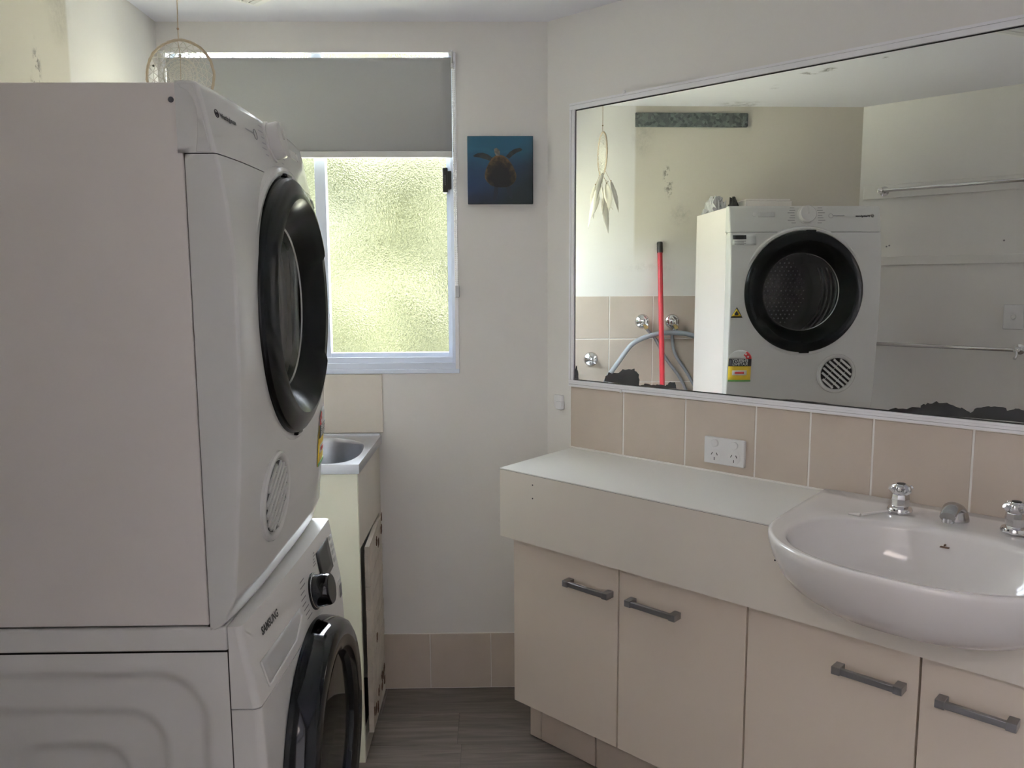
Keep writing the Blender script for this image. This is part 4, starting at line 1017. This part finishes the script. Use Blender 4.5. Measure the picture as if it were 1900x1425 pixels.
# clutter on the dryer top, seen in the mirror
def crumple(name, x0, x1, y0, y1, z0, h, m_, seed, n=14):
    r = random.Random(seed); mb = MB()
    us_ = [i / n for i in range(n + 1)]
    H = {(i, j): r.random() for i in range(n + 1) for j in range(n + 1)}
    def fn(a, b_):
        e = min(1, 5 * min(a, 1 - a, b_, 1 - b_)); return Vector((x0 + (x1 - x0) * a + 0.008 * r.uniform(-1, 1), y0 + (y1 - y0) * b_ + 0.008 * r.uniform(-1, 1), z0 + 0.001 + e * h * (0.35 + 0.65 * H[(round(a * n), round(b_ * n))])))
    mb.grid(fn, us_, us_)
    n1 = n + 1
    base = [Vector((x0, y0, z0)), Vector((x1, y0, z0)), Vector((x1, y1, z0)), Vector((x0, y1, z0))]
    mb.add(base, [(0, 3, 2, 1)])
    return mb.build(name, m_)
tag(crumple('plastic_bag', -0.87, -0.68, 1.747, 1.812, ZD - 0.001, 0.075, M['plastic_clear'], 5), 'crumpled clear plastic bag at the window end of the dryer top', 'plastic bag')
mb = MB(); mb.box(-0.82, -0.62, 1.50, 1.70, ZD - 0.001, ZD + 0.038); mb.box(-0.815, -0.625, 1.505, 1.695, ZD + 0.038, ZD + 0.047)
tag(mb.build('folded_packet', M['appl'], bevel=0.003), 'flat grey folded packet lying on the dryer top', 'packet')
tag(crumple('black_strap', -0.78, -0.64, 1.710, 1.730, ZD - 0.001, 0.066, M['black_matt'], 8, 8), 'small crumpled black strap beside the plastic bag on the dryer', 'strap')

# ------------------------------------------------------------------ laundry tub
TZ = 0.880; TX1 = -0.383; TY0 = 2.168
lt = thing('laundry_tub', 'stainless steel laundry tub on a cream cabinet with a rotten door', 'laundry tub', (-0.71, 2.39, 0))
RIM = [(TX1, TY0), (-0.504, TY0), (-0.530, 2.202), (XL + 0.010, 2.202), (XL + 0.010, D - 0.009), (TX1, D - 0.009)]
BOWL_C = [(-0.512, 2.190), (-0.462, 2.188), (-0.421, 2.222), (-0.404, 2.305), (-0.412, 2.420), (-0.436, 2.490), (-0.500, 2.545), (-0.560, 2.552), (-0.585, 2.520), (-0.560, 2.380), (-0.533, 2.250), (-0.524, 2.202)]
def catmull(pts, sub=5):
    o = []; n_ = len(pts)
    for i in range(n_):
        p0, p1, p2, p3 = [Vector((*pts[(i + k) % n_], 0)) for k in (-1, 0, 1, 2)]
        for k in range(sub):
            t = k / sub
            v = 0.5 * ((2 * p1) + (-p0 + p2) * t + (2 * p0 - 5 * p1 + 4 * p2 - p3) * t * t + (-p0 + 3 * p1 - 3 * p2 + p3) * t ** 3)
            o.append((v.x, v.y))
    return o
BW = catmull(BOWL_C); nb = len(BW)
cxb = sum(p_[0] for p_ in BW) / nb; cyb = sum(p_[1] for p_ in BW) / nb
# rim outline resampled by angle about the bowl centre
def rim_hit(dx, dy_):
    best = 9
    for a, c in zip(RIM, RIM[1:] + RIM[:1]):
        ex, ey = c[0] - a[0], c[1] - a[1]; den = dx * ey - dy_ * ex
        if abs(den) < 1e-9: continue
        t = ((a[0] - cxb) * ey - (a[1] - cyb) * ex) / den; u_ = ((a[0] - cxb) * dy_ - (a[1] - cyb) * dx) / den
        if t > 0 and -1e-6 <= u_ <= 1 + 1e-6: best = min(best, t)
    return cxb + dx * best, cyb + dy_ * best
angs = sorted([math.atan2(p_[1] - cyb, p_[0] - cxb) for p_ in BW] + [math.atan2(p_[1] - cyb, p_[0] - cxb) for p_ in RIM])
def bowl_hit(an):
    dx, dy_ = math.cos(an), math.sin(an); best = None
    for a, c in zip(BW, BW[1:] + BW[:1]):
        ex, ey = c[0] - a[0], c[1] - a[1]; den = dx * ey - dy_ * ex
        if abs(den) < 1e-12: continue
        t = ((a[0] - cxb) * ey - (a[1] - cyb) * ex) / den; u_ = ((a[0] - cxb) * dy_ - (a[1] - cyb) * dx) / den
        if t > 0 and -1e-5 <= u_ <= 1 + 1e-5: best = t if best is None else max(best, t)
    best = best or 0.05
    return cxb + dx * best, cyb + dy_ * best
OR = [rim_hit(math.cos(a), math.sin(a)) for a in angs]; IR = [bowl_hit(a) for a in angs]
def scl(pts, s_, z): return [Vector((cxb + (p_[0] - cxb) * s_, cyb + (p_[1] - cyb) * s_, z)) for p_ in pts]
mb = MB()
mb.rings([scl(OR, 0.995, TZ - 0.027), scl(OR, 1.0, TZ - 0.026), scl(OR, 1.0, TZ - 0.003), scl(OR, 0.996, TZ), scl(IR, 1.015, TZ - 0.001), scl(IR, 1.0, TZ - 0.004), scl(IR, 0.985, TZ - 0.014), scl(IR, 0.95, TZ - 0.12), scl(IR, 0.90, TZ - 0.215), scl(IR, 0.78, TZ - 0.235), scl(IR, 0.1, TZ - 0.245)], False, True)
mb.build('steel_top', M['steel'], lt, smooth=35)
mb = MB(); mb.box(XL + 0.010, TX1 - 0.004, D - 0.018, D - 0.0075, TZ - 0.004, TZ + 0.006); mb.build('rear_upstand', M['steel'], lt, bevel=0.002)
mb = MB(); mb.lathe([(0.028, 0), (0.028, 0.003), (0.02, 0.003)], (cxb, cyb, TZ - 0.245), (0, 0, 1), 20); mb.build('waste', M['chrome'], lt, smooth=True)
# cabinet
cx1 = -0.391; cy0 = 2.180
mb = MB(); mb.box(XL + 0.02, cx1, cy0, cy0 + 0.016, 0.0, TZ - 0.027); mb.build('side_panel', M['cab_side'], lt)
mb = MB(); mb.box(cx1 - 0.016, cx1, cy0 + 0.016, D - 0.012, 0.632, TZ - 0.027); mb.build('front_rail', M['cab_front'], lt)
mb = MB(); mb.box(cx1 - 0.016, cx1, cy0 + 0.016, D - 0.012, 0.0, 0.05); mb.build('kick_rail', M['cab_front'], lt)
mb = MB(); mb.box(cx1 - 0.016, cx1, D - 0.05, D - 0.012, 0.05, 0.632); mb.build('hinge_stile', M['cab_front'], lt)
mb = MB(); mb.box(XL + 0.02, cx1 - 0.016, cy0 + 0.016, D - 0.012, 0.03, 0.045); mb.build('cabinet_floor', M['dark_gap'], lt)
mb = MB(); mb.box(XL + 0.02, XL + 0.03, cy0 + 0.016, D - 0.012, 0.045, 0.85); mb.build('cabinet_back', M['dark_gap'], lt)
# swollen door, ajar
hx, hy = cx1 + 0.004, D - 0.040
def dpos(t, d, z):     # t from hinge, ajar angle
    an = math.radians(2.2); return Vector((hx + t * math.sin(an) + d * math.cos(an), hy - t * math.cos(an) + d * math.sin(an) * 1, z))
mb = MB(dpos); rr = random.Random(4)
LT = 0.328
nz = 24
for k in range(nz):
    z0 = 0.055 + (0.618 - 0.055) * k / nz; z1 = 0.055 + (0.618 - 0.055) * (k + 1) / nz
    w0 = 0.004 * rr.random()
    mb.box(0.0, LT - w0 * (1 if k % 3 else 0.3), -0.014, 0.0 + 0.002 * rr.random(), z0, z1)
door_t = mb.build('door', M['rotten'], lt); door_t['label'] = 'swollen chipboard door hanging ajar'
mb = MB(dpos); 
for k in range(16):
    t = rr.uniform(0.0, LT); z = rr.choice([rr.uniform(0.06, 0.16), rr.uniform(0.56, 0.615), rr.uniform(0.06, 0.6)])
    mb.prism(blob([(t - 0.012, z - 0.008), (t + 0.010, z - 0.010), (t + 0.012, z + 0.012), (t - 0.008, z + 0.014)], 0.004, k, 3), lambda a, c: (max(min(a, LT), 0), 0.0015, c), lambda a, c: (max(min(a, LT), 0), 0.0032, c))
rs_ = mb.build('rust_stain', M['rust'], door_t); rs_['kind'] = 'stuff'
mb = MB(dpos); mb.box(0.03, LT + 0.002, -0.012, 0.001, 0.612, 0.622); mb.build('door_edge', M['rotten'], door_t)

# ------------------------------------------------------------------ wall taps, hoses, pole, lintel
def wall_tap(y, z, label, spout=True):
    t = thing('wall_tap', label, 'tap', (XL + 0.007, y, z), 0, 'chrome taps on the left wall')
    o = (XL + 0.0065, y, z)
    mb = MB(); mb.lathe([(0.034, 0), (0.034, 0.003), (0.030, 0.010), (0.022, 0.016), (0.014, 0.020)], o, ax, 28); mb.build('flange', M['chrome'], t, smooth=True)
    mb = MB(); mb.lathe([(0.012, 0.018), (0.012, 0.05), (0.009, 0.052)], o, ax, 16); mb.build('spindle', M['chrome'], t, smooth=True)
    mb = MB()
    for k in range(4):
        a = PI / 4 + k * PI / 2
        mb.tube([(o[0] + 0.052, y, z), (o[0] + 0.055, y + 0.022 * math.cos(a), z + 0.022 * math.sin(a))], [0.007, 0.0045], 8)
    mb.lathe([(0.012, 0.046), (0.012, 0.058), (0.006, 0.062)], o, ax, 16)
    mb.build('handle', M['chrome'], t, smooth=True)
    if spout:
        mb = MB(); mb.tube([(o[0] + 0.030, y, z), (o[0] + 0.036, y - 0.008, z - 0.018), (o[0] + 0.038, y - 0.014, z - 0.034)], [0.010, 0.010, 0.0095], 12); mb.build('outlet', M['brass'], t, smooth=True)
    return t
wall_tap(2.035, 1.186, 'chrome wall tap on the tiles left of the red pole in the mirror')
wall_tap(1.893, 1.185, 'chrome wall tap on the tiles right of the red pole in the mirror')
wall_tap(2.278, 1.009, 'lone chrome wall tap low on the tiles above the tub', False)
def spline(pts, sub=6):
    o = []; P = [Vector(p_) for p_ in pts]; n_ = len(P)
    for i in range(n_ - 1):
        p0, p1, p2, p3 = P[max(i - 1, 0)], P[i], P[i + 1], P[min(i + 2, n_ - 1)]
        for k in range(sub):
            t = k / sub
            o.append(0.5 * ((2 * p1) + (-p0 + p2) * t + (2 * p0 - 5 * p1 + 4 * p2 - p3) * t * t + (-p0 + 3 * p1 - 3 * p2 + p3) * t ** 3))
    o.append(P[-1]); return o
hX = -1.003
mb = MB(); mb.tube(spline([(-0.955, 2.230, 0.881), (-0.975, 2.205, 0.93), (hX, 2.150, 1.000), (hX, 2.085, 1.083), (hX, 1.995, 1.122), (hX, 1.90, 1.133), (hX, 1.80, 1.118), (hX, 1.72, 1.06), (-1.003, 1.66, 0.95), (-1.006, 1.62, 0.8), (-1.010, 1.60, 0.55)]), 0.0115, 12)
tag(mb.build('drain_hose', M['hose'], smooth=True), 'thick grey drain hose arching over the tub edge to the washer', 'hose')
mb = MB(); mb.tube(spline([(-1.000, 2.021, 1.152), (-1.012, 2.010, 1.142), (-1.0265, 1.975, 1.105), (-1.0265, 1.921, 1.010), (-1.0265, 1.834, 0.885), (-1.024, 1.77, 0.70), (-1.020, 1.72, 0.50)]), 0.0075, 10)
tag(mb.build('inlet_hose', M['hose'], smooth=True), 'thin grey inlet hose from the left tap behind the red pole', 'hose', 'inlet hoses')
mb = MB(); mb.tube(spline([(-1.000, 1.879, 1.151), (-1.014, 1.888, 1.143), (-1.0265, 1.893, 1.110), (-1.0265, 1.875, 1.026), (-1.0265, 1.815, 0.935), (-1.024, 1.745, 0.80), (-1.020, 1.70, 0.62)]), 0.0075, 10)
tag(mb.build('inlet_hose', M['hose'], smooth=True), 'thin grey inlet hose from the tap beside the dryer', 'hose', 'inlet hoses')
# red pole
rp_ = thing('broom_pole', 'red broom pole with black end caps leaning on the left wall', 'pole', (-0.855, 1.945, 0))
p0 = Vector((-0.855, 1.945, 0.0)); p1 = Vector((-1.028, 1.960, 1.555)); dv_ = (p1 - p0).normalized()
mb = MB(); mb.tube([p0 + dv_ * 0.03, p1 - dv_ * 0.04], 0.0120, 16); mb.build('shaft', M['red'], rp_, smooth=True)
mb = MB(); mb.tube([p1 - dv_ * 0.05, p1 - dv_ * 0.004, p1], [0.0138, 0.0138, 0.011], 16); mb.build('end_cap', M['black_satin'], rp_, smooth=True)
mb = MB(); mb.tube([p0, p0 + dv_ * 0.06], 0.0138, 16); mb.build('end_cap', M['black_satin'], rp_, smooth=True)
# galvanised bar near the ceiling
gb = thing('metal_lintel', 'mottled galvanised metal bar high on the left wall', 'metal bar', (XL, 1.82, 2.076))
mb = MB(); mb.box(XL, XL + 0.012, 1.560, 2.080, 2.076, 2.139); mb.build('bar', M['galv'], gb, bevel=0.002)
mb = MB(); mb.box(XL, XL + 0.016, 1.558, 1.585, 2.078, 2.137); mb.build('end_cap', M['galv'], gb, bevel=0.004)

# ------------------------------------------------------------------ wall opposite the mirror: rails, boards, switch
def towel_rail(s0, s1, z, label, both=True):
    t = thing('towel_rail', label, 'towel rail', W((s0 + s1) / 2, DIAG, z), -PHI)
    o = DIAG - 0.055
    mb = MB(W); mb.tube([(s0, o, z), (s1, o, z)], 0.0085, 14); mb.build('bar', M['chrome'], t, smooth=True)
    for s in (s0, s1):
        mb = MB(W); mb.lathe([(0.022, 0.0), (0.022, 0.005), (0.011, 0.010), (0.010, 0.05), (0.0125, 0.055), (0.0125, 0.066), (0.006, 0.069)], (s, DIAG - 0.009 if z > 1.5 else DIAG, z), (0, -1, 0), 20); mb.build('post', M['chrome'], t, smooth=True)
    return t
mb = MB(W); mb.box(0.27, 1.20, DIAG - 0.012, DIAG, 1.746, 1.806); tag(mb.build('mounting_board', M['paint'], bevel=0.002), 'painted board behind the upper towel rail, seen in the mirror', 'board')
mb = MB(W); mb.box(0.27, 1.20, DIAG - 0.012, DIAG, 1.441, 1.481); tag(mb.build('mounting_board', M['paint'], bevel=0.002), 'narrow painted board between the two towel rails, seen in the mirror', 'board')
towel_rail(0.365, 1.16, 1.777, 'upper chrome towel rail seen in the mirror')
towel_rail(0.30, 0.945, 1.080, 'lower chrome towel rail seen in the mirror')
mb = MB(W); mb.tube([(0.945, DIAG - 0.062, 1.080), (0.948, DIAG - 0.075, 1.055), (0.944, DIAG - 0.085, 1.045)], [0.006, 0.005, 0.007], 10)
tag(mb.build('wall_hook', M['chrome'], smooth=True), 'small chrome hook on the end of the lower towel rail', 'hook')
ls = thing('light_switch', 'white light switch on the wall above the lower rail in the mirror', 'switch', W(0.915, DIAG, 1.163), -PHI)
mb = MB(W); mb.box(0.876, 0.952, DIAG - 0.010, DIAG, 1.163, 1.268); mb.build('plate', M['plastic_white'], ls, bevel=0.003)
mb = MB(W); mb.lathe([(0.010, 0), (0.010, 0.005), (0.008, 0.007)], (0.914, DIAG - 0.010, 1.216), (0, -1, 0), 20); mb.build('button', M['plastic_white'], ls, smooth=True)
for s, z in ((0.383, 1.527), (0.395, 1.531), (0.858, 1.537)):
    mb = MB(W); mb.lathe([(0.004, -0.002), (0.004, 0.0006)], (s, DIAG, z), (0, -1, 0), 8); mb.build('nail_hole', M['ink_grey'], wall_front)

# ceiling vents
def ceil_box(c, e, sz, label):
    e = Vector((*e, 0)).normalized(); f = Vector((-e.y, e.x, 0)); c = Vector((*c, 0))
    t = thing('ceiling_vent', label, 'ceiling vent', (c.x, c.y, ZC - 0.012), 0)
    fn = lambda a, b_, z: c + e * a + f * b_ + Vector((0, 0, z))
    mb = MB(fn); mb.box(-sz / 2, sz / 2, -sz / 2, sz / 2, ZC - 0.010, ZC); mb.build('frame', M['plastic_white'], t, bevel=0.003)
    n_ = 7
    for k in range(n_):
        b0 = -sz / 2 + 0.02 + (sz - 0.04) * k / n_
        mb = MB(fn); mb.box(-sz / 2 + 0.02, sz / 2 - 0.02, b0 + 0.003, b0 + (sz - 0.04) / n_ - 0.003, ZC - 0.0125, ZC - 0.0095); mb.build('louvre', M['blind_rail'], t)
    mb = MB(fn); mb.box(-sz / 2 - 0.0015, sz / 2 + 0.0015, -sz / 2 - 0.0015, sz / 2 + 0.0015, ZC - 0.002, ZC - 0.0004); mb.build('painted_edge_shadow', M['seam'], t)  # thin dark sheet standing in for the shadow along the vent edge
ceil_box((-0.683, 2.315), (0.72, -0.695), 0.19, 'square ceiling vent near the window at the top of the picture')
ceil_box((0.185, 1.035), (0.33, 0.944), 0.23, 'grey ceiling vent seen in the top right corner of the mirror')

# ------------------------------------------------------------------ dreamcatcher
dcx, dcy, dcz, dr_ = -0.845, 2.262, 1.925, 0.091
ang = math.radians(-3)
dt = thing('dreamcatcher', 'white lace dreamcatcher with feathers hanging from the ceiling by the window', 'dreamcatcher', (dcx, dcy, dcz - 0.34))
e1 = Vector((math.cos(ang), math.sin(ang), 0)); e3 = Vector((0, 0, 1)); en = e1.cross(e3)
DP = lambda a, r, d=0.0: Vector((dcx, dcy, dcz)) + e1 * (r * math.cos(a)) + e3 * (r * math.sin(a)) + en * d
mb = MB(); rr = random.Random(2)
mb.tube([DP(2 * PI * i / 64, dr_ + rr.uniform(-0.0008, 0.0008)) for i in range(64)], [0.0034 + 0.0006 * (i % 2) for i in range(64)], 8, closed=True); mb.build('hoop', M['twine'], dt, smooth=True)
web = MB()
nn = 22
rings_r = [0.0885, 0.074, 0.061, 0.049, 0.038, 0.028, 0.019, 0.011]
for k in range(len(rings_r) - 1):
    for i in range(nn):
        a0 = 2 * PI * (i + 0.5 * (k % 2)) / nn; a1 = a0 + 2 * PI / nn; am = (a0 + a1) / 2
        web.tube([DP(a0, rings_r[k]), DP(am, rings_r[k + 1] + 0.001), DP(a1, rings_r[k])], 0.0011, 4, caps=False)
        if k: web.tube([DP(a0, rings_r[k]), DP((a0 + a1) / 2, rings_r[k] - 0.002), DP(a1, rings_r[k])], 0.0009, 4, caps=False)
for r in (0.045, 0.030, 0.018, 0.009, 0.004): web.tube([DP(2 * PI * i / 40, r) for i in range(40)], 0.0016, 4, closed=True)
w = web.build('lace_web', M['lace'], dt, merge=False); w['kind'] = 'stuff'
mb = MB(); mb.tube([DP(PI / 2, dr_), DP(PI / 2, dr_) + Vector((0.0, 0, 0.028)), Vector((dcx + 0.003, dcy, ZC))], 0.0014, 6); mb.build('hanging_cord', M['twine'], dt, smooth=True)
mb = MB(); mb.tube([DP(PI / 2, dr_ - 0.004, 0.004), DP(PI / 2 - 0.1, 0.05, 0.006), DP(-PI / 2, 0.088, 0.004)], 0.0009, 5); mb.build('cord_tail', M['twine'], dt)
def bead(p_, r, m_): 
    mb = MB(); mb.lathe([(r * math.sin(PI * k / 6), -r * math.cos(PI * k / 6)) for k in range(7)], p_, (0, 0, 1), 10, False, False); return mb.build('bead', m_, dt, smooth=True)
bead(DP(PI / 2, dr_) + Vector((0, 0, 0.029)), 0.0034, M['bead'])
bead(DP(math.radians(160), 0.075, 0.003), 0.003, M['ink'])
def feather(p_, length, width, lean, seed):
    r = random.Random(seed); mb = MB(); n_ = 14; az = r.uniform(0, 2 * PI); ca, sa = math.cos(az), math.sin(az)
    side = Vector((ca, sa, 0)); out_ = Vector((-sa, ca, 0))
    L_, R_2, M_ = [], [], []
    for k in range(n_ + 1):
        t = k / n_; c = p_ + Vector((lean[0] * t * t, lean[1] * t * t, -length * t)) + out_ * 0.012 * math.sin(t * 3)
        wv = width * math.sin(PI * (0.06 + 0.94 * t) ** 0.8) * (0.85 + 0.15 * r.random())
        M_.append(c); L_.append(c + side * wv + out_ * 0.25 * wv); R_2.append(c - side * wv + out_ * 0.25 * wv)
    vs = L_ + M_ + R_2; k1 = n_ + 1; fs = []
    for k in range(n_): fs += [(k, k + 1, k1 + k + 1, k1 + k), (k1 + k, k1 + k + 1, 2 * k1 + k + 1, 2 * k1 + k)]
    mb.add(vs, fs); f = mb.build('feather', M['feather'], dt, smooth=True, solid=0.0008)
    mb = MB(); mb.tube(M_, 0.0008, 5); mb.build('quill', M['lace'], f)
fspec = [(-140, 0.075, 0.125), (-120, 0.05, 0.145), (-105, 0.03, 0.12), (-95, 0.06, 0.17), (-90, 0.10, 0.15), (-80, 0.04, 0.15), (-70, 0.07, 0.12), (-55, 0.05, 0.13), (-40, 0.03, 0.12), (-90, 0.02, 0.15)]
for i, (a, st, ln_) in enumerate(fspec):
    p_ = DP(math.radians(a), dr_); q = p_ + Vector((0, 0.030 * math.sin(i * 2.4), -st))
    mb = MB(); mb.tube([p_, q], 0.0009, 5); mb.build('string', M['twine'], dt)
    bead(q + Vector((0, 0, 0.004)), 0.0032, M['bead'] if i % 2 else M['lace'])
    feather(q, ln_, 0.013 + 0.004 * (i % 3), (random.uniform(-0.02, 0.02), 0.035 * math.sin(i * 2.4 + 0.6)), 20 + i)

# ------------------------------------------------------------------ fill light: unseen lamp added in the hall behind the doorway
hl = thing('hall_fill_lamp', 'added lamp panel for warm fill light, unseen in the hall behind the doorway', 'fill lamp', W(1.7, DIAG + 0.78, ZC - 0.04), -PHI)
mb = MB(W); mb.box(1.30, 2.10, DIAG + 0.45, DIAG + 1.15, ZC - 0.03, ZC); mb.build('added_lamp_housing', M['plastic_white'], hl, bevel=0.004)
ld = bpy.data.lights.new('hall_fill_light', 'AREA'); ld.shape = 'RECTANGLE'; ld.size = 0.76; ld.size_y = 0.66; ld.energy = 10; ld.color = (1.0, 0.86, 0.78)
lo_ = bpy.data.objects.new('fill_light', ld); C.objects.link(lo_); lo_.parent = hl; lo_.location = (0, -0.02, 0.005)
